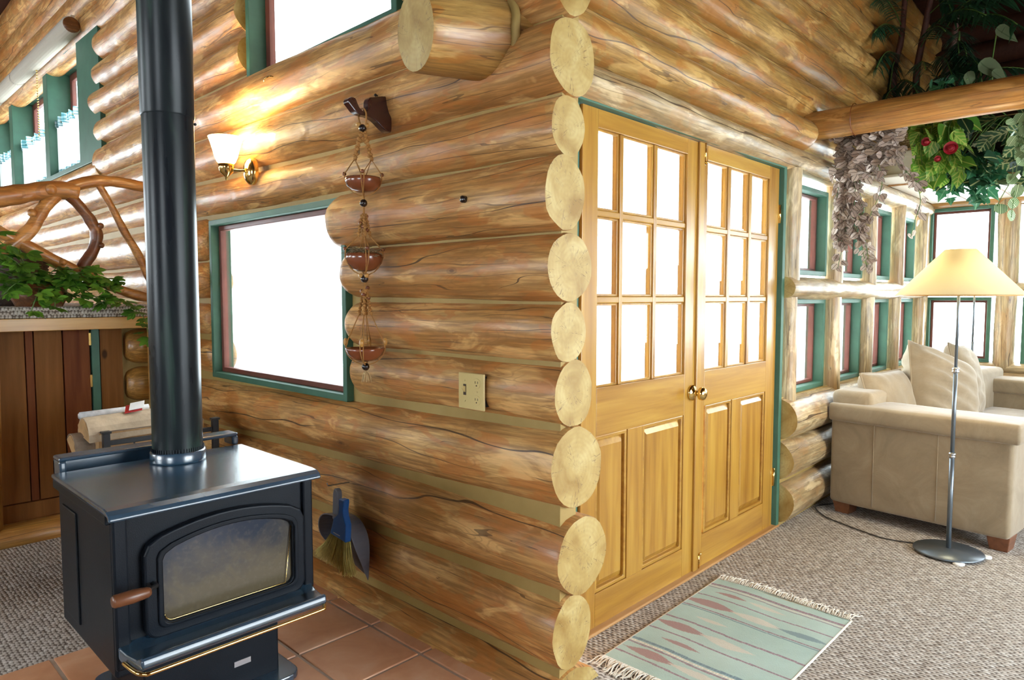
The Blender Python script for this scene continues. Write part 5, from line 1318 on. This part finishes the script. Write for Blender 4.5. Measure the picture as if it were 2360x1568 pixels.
fr = [((5.36, 1.42, 2.95), (5.25, 1.66 - .24, 2.66), .10), ((5.36, 1.42, 2.98), (4.95, 1.42, 2.72), .12), ((5.34, 1.38, 3.08), (4.9, 1.43, 2.92), .14), ((5.34, 1.38, 3.15), (4.85, 1.40, 3.12), .12), ((5.38, 1.40, 2.75), (5.0, 1.40, 2.45), .12), ((5.38, 1.40, 2.8), (5.1, 1.20, 2.5), .12),
      ((5.4, 1.28, 3.0), (5.0, 1.05, 2.85), .15), ((5.4, 1.26, 3.1), (5.05, .85, 2.9), .16), ((5.38, 1.24, 3.2), (5.1, .80, 3.12), .14), ((5.5, 1.1, 3.2), (5.2, .62, 3.05), .16), ((5.5, 1.1, 3.1), (5.1, .70, 2.82), .16), ((5.52, 1.1, 3.0), (5.1, .95, 2.72), .12), ((5.5, 1.08, 3.3), (5.2, .55, 3.25), .12), ((5.36, 1.36, 3.3), (4.95, 1.25, 3.2), .1), ((5.36, 1.22, 3.35), (5.0, .98, 3.22), .12), ((5.5, 1.1, 3.25), (5.3, .45, 2.98), .2), ((5.42, 1.3, 2.85), (5.0, 1.15, 2.66), .12), ((5.55, 1.12, 2.9), (5.15, .88, 2.62), .14), ((5.5, 1.09, 3.3), (5.25, .50, 3.12), .2)]
random.seed(77)
for q in range(16):
    by = random.uniform(1.05, 1.25); bz = random.uniform(2.75, 3.35); fr.append(((5.5, by, bz), (random.uniform(5.0, 5.6), random.uniform(.4, 1.15), bz + random.uniform(-.45, .0)), random.uniform(.1, .2)))
for b, t, s in fr: frond(b, t, s * .9, 15, random.uniform(.15, .21))
build('frond_stems', stm_, 'stem_green', p6); build('foliage', lv, 'leaf_palm', p6, attr='leaf', recalc=False)
p7 = plant_obj('caladium_plant', 'pale veined caladium leaves showing just above the pole beam', (5.6, .9, 2.145))
build('pot', MB().lathe([(.001, 2.145), (.09, 2.145), (.11, 2.35), (.10, 2.35), (.001, 2.32)], (5.68, .95, 0), 20), 'dark_wicker', p7)
lv = MB(); stm = MB(); random.seed(38)
for y, z, L in ((.865, 2.69, .19), (.79, 2.87, .15), (.93, 2.64, .12), (.80, 2.62, .10)):
    stm.tube(sm([(5.68, .95, 2.33), (5.4, (y + .95) / 2, z - .1), (5.03, y, z)]), .004, 5)
    leaf(lv, (5.03, y, z + .04), (V((.45, -.5, -.6)) + rdir() * .3).normalized(), (TOCAM + V((0, 0, .4))).normalized(), L, L * .8, 'heart', .15)
for i in range(26):
    c = (random.uniform(4.95, 5.3), random.uniform(.92, 1.2), random.uniform(2.52, 2.72)); leaf(lv, c, (rdir((-.5, .2)) + TOCAM * .3).normalized(), (TOCAM + rdir() * .6).normalized(), random.uniform(.06, .1), .05, 'heart', .2, mi=1)
build('stems', stm, 'stem_green', p7); build('foliage', lv, ['leaf_caladium', 'leaf_ivy'], p7, attr='leaf', recalc=False)

# ================================================================== outdoors, light, camera
W = D.worlds.new('sky'); SC.world = W; W.use_nodes = True; nt = W.node_tree; nt.nodes.clear(); t = NT(nt)
ow = t.n('ShaderNodeOutputWorld'); bg = t.n('ShaderNodeBackground'); t.l(bg.outputs[0], ow.inputs[0])
bg.inputs[0].default_value = (.84, .94, 1.0, 1); bg.inputs[1].default_value = SKY
cam = D.cameras.new('camera'); co = D.objects.new('camera', cam); COL.objects.link(co); SC.camera = co
cam.sensor_width = 36; cam.lens = 36 * 1573 / 2360; cam.clip_start = .02
y_, p_ = math.radians(43.6), math.radians(3.6)
fw_ = V((math.cos(y_) * math.cos(p_), math.sin(y_) * math.cos(p_), -math.sin(p_)))
co.location = (0, 0, 1.30); co.rotation_euler = fw_.to_track_quat('-Z', 'Y').to_euler()
SC.view_settings.view_transform = 'Standard'; SC.view_settings.look = 'None'; SC.view_settings.gamma = 1; SC.view_settings.use_curve_mapping = False
SC.view_settings.exposure = EXPO
SC.cycles.use_denoising = True; SC.cycles.max_bounces = 10; SC.cycles.diffuse_bounces = 5; SC.cycles.transparent_max_bounces = 24
SC.cycles.sample_clamp_indirect = 6
